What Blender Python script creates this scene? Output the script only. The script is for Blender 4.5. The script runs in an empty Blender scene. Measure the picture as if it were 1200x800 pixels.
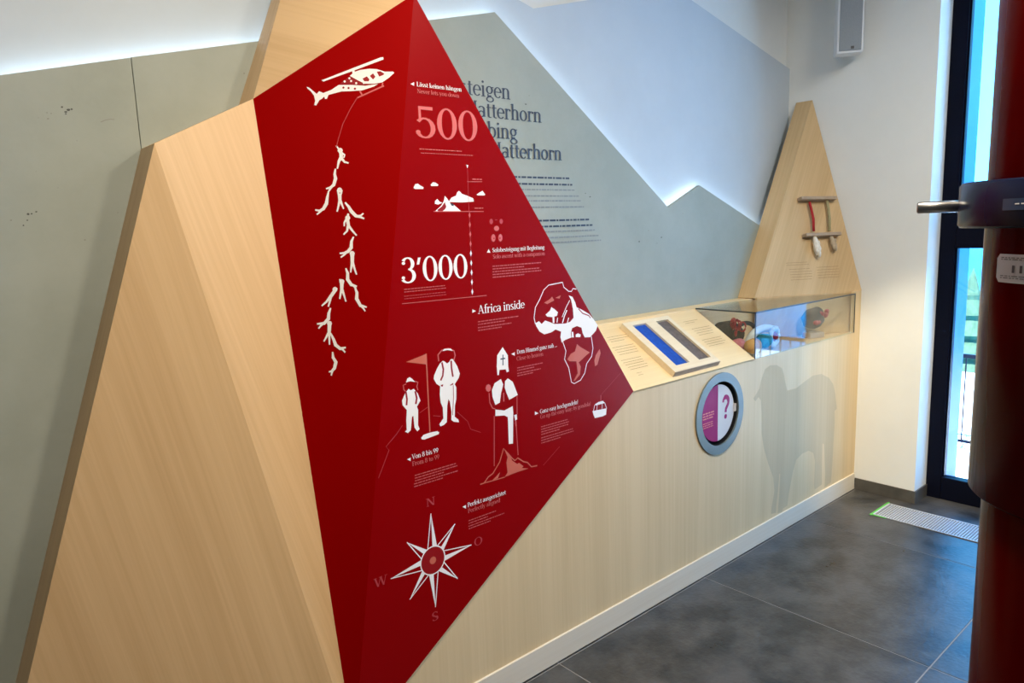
import bpy, math, random
from mathutils import Vector as Vec, Matrix
random.seed(7)
SC = bpy.context.scene
COL = SC.collection

# ------------------------------------------------------------------ camera
D2R = math.pi / 180
YAW, PITCH, ROLL, FPX, CAM_H = 40.66617 * D2R, -8.90353 * D2R, -2.03481 * D2R, 834.527, 1.6
FWD = Vec((math.sin(YAW) * math.cos(PITCH), math.cos(YAW) * math.cos(PITCH), math.sin(PITCH)))
_r = Vec((math.cos(YAW), -math.sin(YAW), 0)); _u = _r.cross(FWD)
CR = _r * math.cos(ROLL) + _u * math.sin(ROLL)
CU = -_r * math.sin(ROLL) + _u * math.cos(ROLL)
CAM = Vec((0, 0, CAM_H))
cd = bpy.data.cameras.new('camera'); cam = bpy.data.objects.new('camera', cd); COL.objects.link(cam)
cd.sensor_fit = 'HORIZONTAL'; cd.sensor_width = 36; cd.lens = 36 * FPX / 1200; cd.clip_start = .02; cd.clip_end = 500
cam.matrix_world = Matrix(((CR.x, CU.x, -FWD.x, 0), (CR.y, CU.y, -FWD.y, 0), (CR.z, CU.z, -FWD.z, CAM_H), (0, 0, 0, 1)))
SC.camera = cam

# ------------------------------------------------------------------ sky, lamps, exposure
W = bpy.data.worlds.new('sky'); SC.world = W; W.use_nodes = True
nt = W.node_tree; nt.nodes.clear()
wo = nt.nodes.new('ShaderNodeOutputWorld'); bg = nt.nodes.new('ShaderNodeBackground')
tc = nt.nodes.new('ShaderNodeTexCoord'); sx = nt.nodes.new('ShaderNodeSeparateXYZ'); cr = nt.nodes.new('ShaderNodeValToRGB')
cr.color_ramp.elements[0].position = 0.0; cr.color_ramp.elements[0].color = (.12, .56, 1, 1)
cr.color_ramp.elements[1].position = 0.7; cr.color_ramp.elements[1].color = (.04, .32, .85, 1)
nt.links.new(tc.outputs['Generated'], sx.inputs[0]); nt.links.new(sx.outputs['Z'], cr.inputs[0])
nt.links.new(cr.outputs[0], bg.inputs[0]); nt.links.new(bg.outputs[0], wo.inputs[0])
bg.inputs[1].default_value = 7.0

sl_ = bpy.data.lights.new('sun', 'SUN'); sl_.energy = 30; sl_.angle = .01; sl_.color = (1, .97, .92)
sun = bpy.data.objects.new('sun', sl_); COL.objects.link(sun); sun.location = (-5, -2, 9)
sun.rotation_euler = Vec((.50, .10, -.86)).to_track_quat('-Z', 'Y').to_euler()

def area_light(name, loc, size, power, color, aim=None, sizey=None, spread=None):
    l = bpy.data.lights.new(name, 'AREA'); l.shape = 'RECTANGLE'; l.size = size; l.size_y = sizey or size
    l.energy = power; l.color = color
    if spread: l.spread = spread
    o = bpy.data.objects.new(name, l); COL.objects.link(o); o.location = loc
    if aim is not None:
        o.rotation_euler = (Vec(aim) - Vec(loc)).to_track_quat('-Z', 'Y').to_euler()
    return o
WARM = (1, .87, .70)
area_light('ceiling_light', (-0.9, 0.5, 3.12), .4, 7, WARM)
area_light('ceiling_light', (0.8, 0.70, 3.12), .4, 52, WARM)
area_light('ceiling_light', (2.2, -.50, 3.12), .4, 70, WARM)
area_light('ceiling_light', (3.1, .35, 3.12), .4, 20, (.90, .96, 1))
def spot_light(name, loc, aim, power, cone, color, blend=.6, r=.04):
    l = bpy.data.lights.new(name, 'SPOT'); l.energy = power; l.spot_size = math.radians(cone); l.spot_blend = blend
    l.color = color; l.shadow_soft_size = r
    o = bpy.data.objects.new(name, l); COL.objects.link(o); o.location = loc
    o.rotation_euler = (Vec(aim) - Vec(loc)).to_track_quat('-Z', 'Y').to_euler()
spot_light('added_wall_spot', (2.75, .65, 3.1), (4.17, 1.66, .30), 300, 24, (1, .84, .60), .7)  # added unseen spot, stands in for reflected warm light low on the right wall

SC.view_settings.view_transform = 'Standard'; SC.view_settings.look = 'None'
SC.view_settings.gamma = 1; SC.view_settings.use_curve_mapping = False
SC.view_settings.exposure = 0.0

# ------------------------------------------------------------------ materials
def srgb(r, g, b):
    f = lambda c: (c / 255 / 12.92) if c / 255 <= .04045 else ((c / 255 + .055) / 1.055) ** 2.4
    return (f(r), f(g), f(b), 1)
def base_mat(name, col, rough=.5, spec=.5, metal=0, emit=None, coat=0):
    m = bpy.data.materials.new(name); m.use_nodes = True
    b = m.node_tree.nodes['Principled BSDF']
    b.inputs['Base Color'].default_value = col; b.inputs['Roughness'].default_value = rough
    b.inputs['Specular IOR Level'].default_value = spec; b.inputs['Metallic'].default_value = metal
    b.inputs['Coat Weight'].default_value = coat
    if emit:
        b.inputs['Emission Color'].default_value = emit[0]; b.inputs['Emission Strength'].default_value = emit[1]
    return m
def noisy(name, c1, c2, scale=5, rough=.5, bump=0, spec=.5, detail=6, lo=.35, hi=.65, rvar=0, stretch=(1, 1, 1), bscale=None, coat=0):
    m = base_mat(name, c1, rough, spec, coat=coat); t = m.node_tree; b = t.nodes['Principled BSDF']
    tc = t.nodes.new('ShaderNodeTexCoord'); mp = t.nodes.new('ShaderNodeMapping'); mp.inputs['Scale'].default_value = stretch
    t.links.new(tc.outputs['Object'], mp.inputs[0])
    n = t.nodes.new('ShaderNodeTexNoise'); n.inputs['Scale'].default_value = scale; n.inputs['Detail'].default_value = detail
    n.inputs['Roughness'].default_value = .65
    t.links.new(mp.outputs[0], n.inputs[0])
    r = t.nodes.new('ShaderNodeValToRGB'); r.color_ramp.elements[0].position = lo; r.color_ramp.elements[1].position = hi
    r.color_ramp.elements[0].color = c1; r.color_ramp.elements[1].color = c2
    t.links.new(n.outputs[0], r.inputs[0]); t.links.new(r.outputs[0], b.inputs['Base Color'])
    if rvar:
        mr = t.nodes.new('ShaderNodeMapRange'); mr.inputs['To Min'].default_value = rough - rvar; mr.inputs['To Max'].default_value = rough + rvar
        t.links.new(n.outputs[0], mr.inputs[0]); t.links.new(mr.outputs[0], b.inputs['Roughness'])
    if bump:
        n2 = t.nodes.new('ShaderNodeTexNoise'); n2.inputs['Scale'].default_value = bscale or scale * 6; n2.inputs['Detail'].default_value = 4
        t.links.new(mp.outputs[0], n2.inputs[0])
        bp = t.nodes.new('ShaderNodeBump'); bp.inputs['Strength'].default_value = bump; bp.inputs['Distance'].default_value = .003
        t.links.new(n2.outputs[0], bp.inputs['Height']); t.links.new(bp.outputs[0], b.inputs['Normal'])
    return m
def wood(name, c1, c2, d, rough=.42, spec=.4, plank=.11, k=1.0):
    """veneer with the grain along direction d and faint lengthwise leaf bands"""
    m = base_mat(name, c1, rough, spec); t = m.node_tree; b = t.nodes['Principled BSDF']
    d = Vec(d).normalized(); a = d.cross(Vec((0, 1, 0)) if abs(d.y) < .8 else Vec((1, 0, 0))).normalized(); e = d.cross(a)
    tc = t.nodes.new('ShaderNodeTexCoord'); cmb = t.nodes.new('ShaderNodeCombineXYZ')
    for i, (v, s) in enumerate(((d, 1.6), (a, 90), (e, 90))):
        dt = t.nodes.new('ShaderNodeVectorMath'); dt.operation = 'DOT_PRODUCT'; dt.inputs[1].default_value = v * s
        t.links.new(tc.outputs['Object'], dt.inputs[0]); t.links.new(dt.outputs['Value'], cmb.inputs[i])
    n = t.nodes.new('ShaderNodeTexNoise'); n.inputs['Scale'].default_value = 1; n.inputs['Detail'].default_value = 5; n.inputs['Roughness'].default_value = .6
    t.links.new(cmb.outputs[0], n.inputs[0])
    # broad bands
    mp = t.nodes.new('ShaderNodeMapping'); mp.inputs['Scale'].default_value = (.25, .11, .11); t.links.new(cmb.outputs[0], mp.inputs[0])
    n2 = t.nodes.new('ShaderNodeTexNoise'); n2.inputs['Scale'].default_value = 1; n2.inputs['Detail'].default_value = 2
    t.links.new(mp.outputs[0], n2.inputs[0])
    ad = t.nodes.new('ShaderNodeMath'); ad.operation = 'MULTIPLY_ADD'; ad.inputs[1].default_value = .45
    ml = t.nodes.new('ShaderNodeMath'); ml.operation = 'MULTIPLY'; ml.inputs[1].default_value = .55
    t.links.new(n2.outputs[0], ml.inputs[0]); t.links.new(n.outputs[0], ad.inputs[0]); t.links.new(ml.outputs[0], ad.inputs[2])
    r = t.nodes.new('ShaderNodeValToRGB'); r.color_ramp.elements[0].position = .36; r.color_ramp.elements[1].position = .62
    r.color_ramp.elements[0].color = c2; r.color_ramp.elements[1].color = c1
    t.links.new(ad.outputs[0], r.inputs[0]); t.links.new(r.outputs[0], b.inputs['Base Color'])
    bp = t.nodes.new('ShaderNodeBump'); bp.inputs['Strength'].default_value = .06; bp.inputs['Distance'].default_value = .001
    t.links.new(n.outputs[0], bp.inputs['Height']); t.links.new(bp.outputs[0], b.inputs['Normal'])
    return m
def glass_mat(name, tint, ior=1.5, rough=.0, boost=1.0):
    m = bpy.data.materials.new(name); m.use_nodes = True; t = m.node_tree; t.nodes.clear()
    o = t.nodes.new('ShaderNodeOutputMaterial'); mx = t.nodes.new('ShaderNodeMixShader')
    tr = t.nodes.new('ShaderNodeBsdfTransparent'); gl = t.nodes.new('ShaderNodeBsdfGlossy'); fr = t.nodes.new('ShaderNodeFresnel')
    tr.inputs[0].default_value = tint; gl.inputs['Roughness'].default_value = rough; fr.inputs[0].default_value = ior
    ge = t.nodes.new('ShaderNodeNewGeometry'); mr = t.nodes.new('ShaderNodeMapRange')      # both faces of a thin pane reflect alike
    mr.inputs['To Min'].default_value = ior; mr.inputs['To Max'].default_value = 1 / ior
    t.links.new(ge.outputs['Backfacing'], mr.inputs[0]); t.links.new(mr.outputs[0], fr.inputs[0])
    t.links.new(fr.outputs[0], mx.inputs[0]); t.links.new(tr.outputs[0], mx.inputs[1]); t.links.new(gl.outputs[0], mx.inputs[2])
    t.links.new(mx.outputs[0], o.inputs[0])
    return m

WC1, WC2 = (.74, .51, .275, 1), (.63, .415, .21, 1)
M = {}
M['white_wall'] = noisy('white_plaster', (.79, .81, .79, 1), (.82, .84, .82, 1), 3, .75, .08, .3, bscale=160)
M['grey_wall'] = noisy('pale_grey_paint', (.52, .59, .65, 1), (.56, .63, .69, 1), 2, .7, .05, .3, bscale=160)
M['concrete'] = noisy('concrete_panel', (.31, .345, .30, 1), (.375, .41, .365, 1), 2.2, .62, .1, .35, detail=8, bscale=40)
M['pit'] = base_mat('concrete_pit', (.09, .095, .085, 1), .9)
M['pit2'] = base_mat('concrete_stain', (.27, .275, .24, 1), .9)
M['dark_wall'] = base_mat('dark_grey_paint', (.10, .095, .09, 1), .8)
M['ceil'] = base_mat('ceiling_paint', (.30, .30, .29, 1), .8)
M['grout'] = base_mat('tile_grout', (.26, .25, .24, 1), .9)
M['tile'] = noisy('slate_tile', (.026, .027, .027, 1), (.075, .073, .070, 1), 5.5, .30, .4, .55, detail=9, rvar=.08, bscale=60, lo=.40, hi=.62)
M['base'] = noisy('dark_skirting', (.060, .057, .05, 1), (.10, .095, .085, 1), 6, .5, .1)
M['wood_v'] = wood('maple_veneer_upright', (.74, .575, .345, 1), (.66, .50, .285, 1), (0, 0, 1), .5, .25)
M['wood_x'] = wood('maple_veneer_level', WC1, WC2, (1, 0, 0))
M['wood_desk_lit'] = wood('maple_desk_toplit', (.90, .70, .40, 1), (.82, .61, .33, 1), (1, 0, 0), .45)  # maple lightened, the light from above is put into the colour
M['plinth'] = wood('pale_plinth_wood', (.76, .69, .57, 1), (.69, .61, .48, 1), (1, 0, 0), .4)
M['wood_edge'] = base_mat('maple_edge', (.80, .62, .40, 1), .45)
M['red'] = base_mat('red_panel_lacquer', srgb(150, 0, 0), .45, .05)
M['red_r'] = noisy('red_panel_satin', srgb(140, 0, 3), srgb(142, 1, 6), 3, .30, 0, .10)
M['red_dark'] = base_mat('red_print_ground', srgb(150, 3, 10), .4)
M['p_white'] = base_mat('white_print', (.95, .93, .91, 1), .5)
M['p_pink'] = base_mat('pink_print', srgb(212, 102, 98), .5)
M['p_salmon'] = base_mat('salmon_print', srgb(205, 105, 82), .5)
M['p_dim'] = base_mat('dim_pink_print', srgb(186, 62, 66), .5)
M['p_body'] = base_mat('small_print_pink', srgb(200, 92, 92), .5)
M['p_navy'] = base_mat('navy_print', (.035, .045, .075, 1), .5)
M['p_grey'] = base_mat('grey_print', (.22, .24, .25, 1), .5)
M['p_brown'] = base_mat('brown_print', (.36, .22, .09, 1), .6)
M['sheep'] = wood('grey_tinted_veneer', (.61, .49, .315, 1), (.55, .435, .275, 1), (0, 0, 1), .6, .08)
M['black'] = base_mat('black_plastic', (.012, .012, .014, 1), .4)
M['ring'] = base_mat('blue_grey_ring', srgb(104, 118, 118), .4)
M['magenta'] = base_mat('magenta_print', srgb(150, 18, 95), .5, .15)
M['disc_white'] = base_mat('disc_white', (.62, .60, .59, 1), .5, .2)
M['blue_felt'] = noisy('blue_felt', srgb(12, 66, 160), srgb(18, 82, 185), 60, .9, .2)
M['grey_felt'] = noisy('grey_felt', srgb(92, 84, 82), srgb(112, 102, 98), 60, .9, .2)
M['slot'] = base_mat('slot_edge', (.10, .09, .085, 1), .8)
M['glass'] = glass_mat('clear_glass', (.93, .96, .96, 1), 1.5)
M['pane'] = glass_mat('window_glass', (.90, .95, .97, 1), 1.45)
M['seal'] = base_mat('glass_edge', (.05, .055, .05, 1), .3)
M['frame'] = base_mat('anthracite_frame', (.004, .005, .012, 1), .35, .06)
M['alu'] = base_mat('brushed_metal', (.50, .49, .47, 1), .3, .5, 1)
M['grate'] = base_mat('light_metal_grate', (.62, .62, .62, 1), .4, .5, .3)
M['pan'] = base_mat('grate_shadow_pan', (.015, .016, .018, 1), .8)
M['green'] = base_mat('green_tape', srgb(90, 190, 70), .5)
M['col_red'] = noisy('red_column_paint', (.06, .0, .0, 1), (.08, .0, .0, 1), 4, .2, 0, .05)
M['collar'] = base_mat('dark_blue_collar', (.006, .008, .03, 1), .25, .2)
M['label'] = base_mat('white_sticker', (.72, .73, .76, 1), .5)
M['label_dk'] = base_mat('sticker_print', (.10, .11, .14, 1), .5)
M['sp_grey'] = noisy('speaker_grille', (.25, .28, .30, 1), (.31, .34, .36, 1), 300, .6, .2)
M['sp_white'] = base_mat('speaker_case', (.80, .82, .84, 1), .4)
M['led'] = base_mat('led_strip_light', (1, 1, 1, 1), .5, emit=((.68, .84, 1, 1), 10))
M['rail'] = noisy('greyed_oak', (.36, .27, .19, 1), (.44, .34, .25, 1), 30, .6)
M['cord_red'] = noisy('red_cord', srgb(150, 20, 25), srgb(185, 40, 45), 200, .8)
M['cord_olive'] = noisy('olive_cord', srgb(150, 145, 105), srgb(175, 165, 125), 200, .8)
M['fleece'] = noisy('white_fleece', (.70, .67, .58, 1), (.86, .83, .76, 1), 40, .95, .5)
M['fleece_b'] = noisy('brown_fleece', (.42, .33, .22, 1), (.55, .45, .32, 1), 40, .95, .5)
M['cl_black'] = noisy('black_textile', (.015, .014, .013, 1), (.05, .04, .035, 1), 40, .9, .3)
M['cl_red'] = noisy('red_textile', srgb(140, 20, 25), srgb(190, 50, 55), 50, .8, .2)
M['cl_white'] = noisy('cream_textile', (.70, .68, .60, 1), (.82, .80, .74, 1), 30, .8, .2)
M['cl_pink'] = noisy('pink_textile', srgb(205, 95, 95), srgb(225, 140, 135), 40, .8, .2)
M['cl_orange'] = noisy('ochre_textile', srgb(190, 125, 50), srgb(220, 165, 90), 25, .8, .2)
M['cl_teal'] = noisy('teal_textile', srgb(30, 110, 120), srgb(60, 150, 150), 40, .8, .2)
M['snow'] = noisy('pale_terrace', (.72, .78, .82, 1), (.85, .88, .9, 1), .8, .8)
M['hill'] = noisy('haze_tinted_hill', (.004, .15, .34, 1), (.015, .25, .5, 1), .35, .95, detail=9)  # aerial haze painted in as the blue of the slope
M['jamb'] = base_mat('skylit_jamb_metal', (.03, .20, .42, 1), .4, .3)  # blue daylight on the jamb is mixed into its base colour
M['tree'] = noisy('conifer_green', (.03, .07, .04, 1), (.06, .12, .07, 1), 6, .9)
M['bark'] = base_mat('bark', (.07, .05, .035, 1), .9)

# ------------------------------------------------------------------ object helpers
WL = {}                                           # world location of every object
def tag(o, label=None, cat=None, group=None, kind=None):
    if label: o['label'] = label
    if cat: o['category'] = cat
    if group: o['group'] = group
    if kind: o['kind'] = kind
    return o
def empty(name, loc, label=None, cat=None, group=None):
    o = bpy.data.objects.new(name, None); COL.objects.link(o); o.location = loc; o.empty_display_size = .05
    WL[o.name] = Vec(loc)
    return tag(o, label, cat, group)
class MB:
    """collects geometry given in world coordinates"""
    def __init__(s): s.v = []; s.f = []; s.m = []; s.sm = []
    def add(s, verts, faces, mi=0, smooth=False):
        o = len(s.v); s.v += [Vec(v) for v in verts]
        for f in faces: s.f.append([i + o for i in f]); s.m.append(mi); s.sm.append(smooth)
        return s
    def box(s, a, b, mi=0):
        (x0, y0, z0), (x1, y1, z1) = a, b
        return s.add([(x0, y0, z0), (x1, y0, z0), (x1, y1, z0), (x0, y1, z0), (x0, y0, z1), (x1, y0, z1), (x1, y1, z1), (x0, y1, z1)],
                     [(3, 2, 1, 0), (4, 5, 6, 7), (0, 1, 5, 4), (1, 2, 6, 5), (2, 3, 7, 6), (3, 0, 4, 7)], mi)
    def prism(s, poly, ext, mi=0):
        n = len(poly); p = [Vec(q) for q in poly]; e = Vec(ext); q = [x + e for x in p]
        nn = Vec((0, 0, 0))
        for i in range(n): nn += p[i].cross(p[(i + 1) % n])
        fs = [list(range(n)), list(range(2 * n - 1, n - 1, -1))] + [[i, i + n, (i + 1) % n + n, (i + 1) % n] for i in range(n)]
        if nn.dot(e) > 0: fs = [f[::-1] for f in fs]
        return s.add(p + q, fs, mi)
    def obox(s, c, ax, ay, az, mi=0):
        c, ax, ay, az = Vec(c), Vec(ax), Vec(ay), Vec(az)
        return s.prism([c - ax - ay - az, c + ax - ay - az, c + ax + ay - az, c - ax + ay - az], az * 2, mi)
    def tube(s, pts, r, n=8, mi=0, cap=True, smooth=True):
        pts = [Vec(p) for p in pts]; rs = r if isinstance(r, (list, tuple)) else [r] * len(pts)
        V = []; F = []
        for i, p in enumerate(pts):
            t = (pts[min(i + 1, len(pts) - 1)] - pts[max(i - 1, 0)]).normalized()
            a = t.cross(Vec((0, 0, 1)));
            if a.length < 1e-3: a = t.cross(Vec((1, 0, 0)))
            a.normalize(); b = t.cross(a)
            for k in range(n):
                w = 2 * math.pi * k / n; V.append(p + (a * math.cos(w) + b * math.sin(w)) * rs[i])
        for i in range(len(pts) - 1):
            for k in range(n): F.append((i * n + k, i * n + (k + 1) % n, (i + 1) * n + (k + 1) % n, (i + 1) * n + k))
        s.add(V, F, mi, smooth)
        if cap:
            o = len(s.v) - len(V)
            s.f.append([o + k for k in range(n)][::-1]); s.m.append(mi); s.sm.append(False)
            s.f.append([o + (len(pts) - 1) * n + k for k in range(n)]); s.m.append(mi); s.sm.append(False)
        return s
    def lathe(s, prof, c, n=64, mi=0, smooth=True, a0=0, a1=None):
        full = a1 is None; a1 = 2 * math.pi if full else a1; V = []; F = []; m = n if full else n + 1
        for (r, z) in prof:
            for k in range(m):
                w = a0 + (a1 - a0) * k / n; V.append((c[0] + r * math.cos(w), c[1] + r * math.sin(w), c[2] + z))
        for i in range(len(prof) - 1):
            for k in range(n): F.append((i * m + k, i * m + (k + 1) % m, (i + 1) * m + (k + 1) % m, (i + 1) * m + k))
        return s.add(V, F, mi, smooth)
    def blob(s, c, r, n=10, mi=0, jit=.0, seed=0):
        rnd = random.Random(seed); V = []; F = []; h = n // 2
        for i in range(h + 1):
            th = math.pi * i / h
            for k in range(n):
                w = 2 * math.pi * k / n; j = 1 + jit * (rnd.random() - .5) * (0 if i in (0, h) else 1)
                V.append((c[0] + r[0] * j * math.sin(th) * math.cos(w), c[1] + r[1] * j * math.sin(th) * math.sin(w), c[2] + r[2] * j * math.cos(th)))
        for i in range(h):
            for k in range(n): F.append((i * n + k, (i + 1) * n + k, (i + 1) * n + (k + 1) % n, i * n + (k + 1) % n))
        return s.add(V, F, mi, True)
    def build(s, name, mats, parent=None, label=None, cat=None, group=None, kind=None, bevel=0, loc=None):
        o_w = WL[parent.name] if parent else Vec(loc or (0, 0, 0))
        me = bpy.data.meshes.new(name); me.from_pydata([v - o_w for v in s.v], [], s.f)
        for m in (mats if isinstance(mats, (list, tuple)) else [mats]): me.materials.append(m)
        me.polygons.foreach_set('material_index', s.m); me.polygons.foreach_set('use_smooth', s.sm)
        me.update()
        o = bpy.data.objects.new(name, me); COL.objects.link(o)
        if parent: o.parent = parent
        else: o.location = o_w
        WL[o.name] = o_w
        if bevel:
            b = o.modifiers.new('bevel', 'BEVEL'); b.width = bevel; b.segments = 2; b.limit_method = 'ANGLE'
        return tag(o, label, cat, group, kind)

def ray(px, py): return FWD * FPX + CR * (px - 600) - CU * (py - 400)
class Plane:
    """a surface of the scene with a level axis u and an up-slope axis v"""
    def __init__(s, p, n):
        s.p = Vec(p); s.n = Vec(n).normalized()
        if s.n.dot(CAM - s.p) < 0: s.n = -s.n
        s.x = Vec((0, 0, 1)).cross(s.n).normalized()
        s.y = s.n.cross(s.x).normalized()
    def hit(s, px, py):
        d = ray(px, py); return CAM + d * ((s.p - CAM).dot(s.n) / d.dot(s.n))
    def uv(s, px, py):
        q = s.hit(px, py) - s.p; return (q.dot(s.x), q.dot(s.y))
    def w(s, uv, off=0): return s.p + s.x * uv[0] + s.y * uv[1] + s.n * off

YF, YC, XR, XW = 1.766, 2.185, 4.173, 4.342
PF = Plane((0, YF, 0), (0, -1, 0))
PCON = Plane((0, YC, 0), (0, -1, 0))
PCAB = Plane((0, YF + .006, 0), (0, -1, 0))
V_ = Vec((.848, YF, .105)); T_ = Vec((1.201, YF, 2.261)); B_ = Vec((2.137, YF, .957))
P1 = Vec((.558, 2.052, 1.855)); P2 = Vec((.84, 2.074, 1.995)); BL = Vec((-.012, 2.06, .1)); WT = Vec((1.146, 2.15, 2.75))
PL = Plane(V_, (P2 - V_).cross(T_ - V_))
DF, DB = Vec((0, YF, .957)), Vec((0, 2.10, 1.172))
PD = Plane(DF, Vec((1, 0, 0)).cross(DB - DF))
TA, TR, TL = Vec((4.170, 2.094, 2.284)), Vec((4.170, 1.770, 1.188)), Vec((3.555, 2.080, 1.182))
PT = Plane(TA, (TR - TA).cross(TL - TA))

# ------------------------------------------------------------------ lettering: a small serif alphabet drawn with a broad pen
def glyphs():
    G = {}; K, T = .125, .05
    def rect(x0, y0, x1, y1): return [(x0, y0), (x1, y0), (x1, y1), (x0, y1)]
    def st(x, y0, y1, k=K): return [rect(x - k / 2, y0, x + k / 2, y1)]
    def bar(x0, x1, y, t=T): return [rect(x0, y - t / 2, x1, y + t / 2)]
    def sf(x, y, h=.13): return [rect(x - h, y, x + h, y + .045) if y < .3 else rect(x - h, y - .045, x + h, y)]
    def tf(x, y): return [[(x - .16, y - .07), (x + .0, y - .07), (x + .06, y), (x, y)]]
    def arc(cx, cy, rx, ry, a0, a1, k=K, t=T, n=14):
        out = []; prev = None
        for i in range(n + 1):
            a = math.radians(a0 + (a1 - a0) * i / n); w = (t + (k - t) * abs(math.cos(a)) ** 1.5) / 2
            p = ((cx + (rx - w) * math.cos(a), cy + (ry - w) * math.sin(a)), (cx + (rx + w) * math.cos(a), cy + (ry + w) * math.sin(a)))
            if prev: out.append([prev[0], prev[1], p[1], p[0]])
            prev = p
        return out
    def dl(x0, y0, x1, y1, w=K):
        return [[(x0 - w / 2, y0), (x0 + w / 2, y0), (x1 + w / 2, y1), (x1 - w / 2, y1)]]
    def dot(x, y, r=.075): return [[(x + r * math.cos(i * .7854), y + r * math.sin(i * .7854)) for i in range(8)]]
    X = .66
    def arch(x0, x1): return arc((x0 + x1) / 2, X - .21, (x1 - x0) / 2, .19, 0, 165) + st(x1, 0, X - .2) + sf(x1, 0)
    G['a'] = (arc(.22, .46, .17, .18, 5, 150) + st(.385, .04, .47) + arc(.21, .19, .165, .17, 0, 360) + dl(.385, .02, .47, .06, .06), .5)
    G['b'] = (st(.12, .03, 1.0) + tf(.12, 1.0) + arc(.3, .33, .2, .31, -165, 165), .57)
    G['c'] = (arc(.27, .33, .2, .31, 48, 312) + dot(.4, .52, .06), .47)
    G['d'] = (st(.43, 0, 1.0) + tf(.43, 1.0) + sf(.47, 0, .09) + arc(.25, .33, .2, .31, 15, 345), .57)
    G['e'] = (arc(.26, .33, .2, .31, 0, 318) + bar(.08, .46, .36), .5)
    G['f'] = (st(.17, 0, .82) + arc(.31, .82, .14, .17, 50, 180) + bar(.03, .33, .63) + sf(.17, 0), .33)
    G['g'] = (arc(.25, .43, .17, .21, 0, 360) + arc(.27, -.13, .21, .15, 0, 360, .09) + dl(.14, .0, .15, .2, .07) + bar(.12, .36, .06, .1) + bar(.38, .52, .6), .52)
    G['h'] = (st(.13, 0, 1.0) + tf(.13, 1.0) + sf(.13, 0) + arch(.13, .45), .59)
    G['i'] = (st(.14, 0, X) + tf(.14, X) + sf(.14, 0) + dot(.13, .88), .29)
    G['j'] = (st(.14, -.12, X) + arc(.04, -.12, .1, .14, -90, 0) + dot(.13, .88), .27)
    G['k'] = (st(.13, 0, 1.0) + tf(.13, 1.0) + sf(.13, 0) + dl(.16, .28, .44, .63, .06) + dl(.46, 0, .24, .38) + sf(.46, 0, .12), .57)
    G['l'] = (st(.14, 0, 1.0) + tf(.14, 1.0) + sf(.14, 0), .29)
    G['m'] = (st(.13, 0, X) + tf(.13, X) + sf(.13, 0) + arch(.13, .42) + arch(.42, .71), .85)
    G['n'] = (st(.13, 0, X) + tf(.13, X) + sf(.13, 0) + arch(.13, .45), .59)
    G['o'] = (arc(.27, .33, .2, .31, 0, 360, n=22), .55)
    G['p'] = (st(.13, -.3, X) + tf(.13, X) + sf(.13, -.3) + arc(.3, .33, .2, .31, -165, 165), .57)
    G['q'] = (st(.43, -.3, X) + sf(.43, -.3) + arc(.25, .33, .2, .31, 15, 345), .57)
    G['r'] = (st(.13, 0, X) + tf(.13, X) + sf(.13, 0) + arc(.28, .46, .13, .17, 60, 165) + dot(.36, .57, .065), .42)
    G['s'] = (arc(.2, .49, .125, .145, 35, 250) + dl(.3, .2, .12, .44, .12) + arc(.2, .17, .135, .145, -150, 70), .41)
    G['t'] = (st(.16, .08, .82) + arc(.27, .14, .11, .12, 180, 300) + bar(.04, .33, .62), .35)
    G['u'] = (st(.13, .2, X) + tf(.13, X) + st(.45, 0, X) + tf(.45, X) + arc(.29, .2, .16, .18, 180, 350), .59)
    G['v'] = (dl(.27, 0, .1, .63) + dl(.27, 0, .45, .63, .05) + sf(.1, X) + sf(.45, X, .1), .53)
    G['w'] = (dl(.24, 0, .1, .63) + dl(.24, 0, .4, .63, .05) + dl(.55, 0, .4, .63) + dl(.55, 0, .7, .63, .05) + sf(.1, X) + sf(.7, X, .1), .8)
    G['x'] = (dl(.45, 0, .08, .63) + dl(.08, 0, .43, .63, .05), .52)
    G['y'] = (dl(.29, 0, .1, .63) + dl(.16, -.28, .46, .63, .05) + sf(.1, X) + sf(.46, X, .1) + dot(.14, -.24, .06), .53)
    G['z'] = (bar(.06, .42, .03) + bar(.06, .42, .62) + dl(.1, 0, .38, .64, .11), .48)
    C = .95
    G['A'] = (dl(.1, 0, .34, C, .05) + dl(.62, 0, .35, C) + bar(.2, .52, .32) + sf(.1, 0, .11) + sf(.62, 0, .13), .72)
    G['B'] = (st(.17, 0, C) + arc(.3, .71, .17, .23, -90, 90) + arc(.3, .25, .23, .24, -90, 90) + bar(.05, .32, C - .025) + bar(.05, .32, .025) + bar(.17, .32, .48), .62)
    G['C'] = (arc(.38, .475, .3, .46, 45, 315, n=20) + bar(.56, .62, .72, .2), .7)
    G['D'] = (st(.17, 0, C) + arc(.3, .475, .34, .45, -90, 90) + bar(.05, .32, C - .025) + bar(.05, .32, .025), .74)
    G['F'] = (st(.17, 0, C) + bar(.05, .52, C - .025) + bar(.17, .42, .5) + sf(.17, 0) + bar(.48, .54, .82, .2), .57)
    G['G'] = (arc(.38, .475, .3, .46, 45, 330, n=20) + st(.62, .1, .42) + sf(.62, .46, .12), .76)
    G['H'] = (st(.15, 0, C) + st(.6, 0, C) + bar(.15, .6, .48) + sf(.15, 0) + sf(.6, 0) + sf(.15, C) + sf(.6, C), .76)
    G['L'] = (st(.17, 0, C) + bar(.05, .54, .025) + sf(.17, C) + bar(.5, .55, .12, .2), .58)
    G['M'] = (st(.13, 0, C, .05) + dl(.44, 0, .15, C) + dl(.44, 0, .72, C, .05) + st(.74, 0, C) + sf(.13, 0, .1) + sf(.74, 0) + sf(.1, C, .09) + sf(.76, C, .1), .9)
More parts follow.
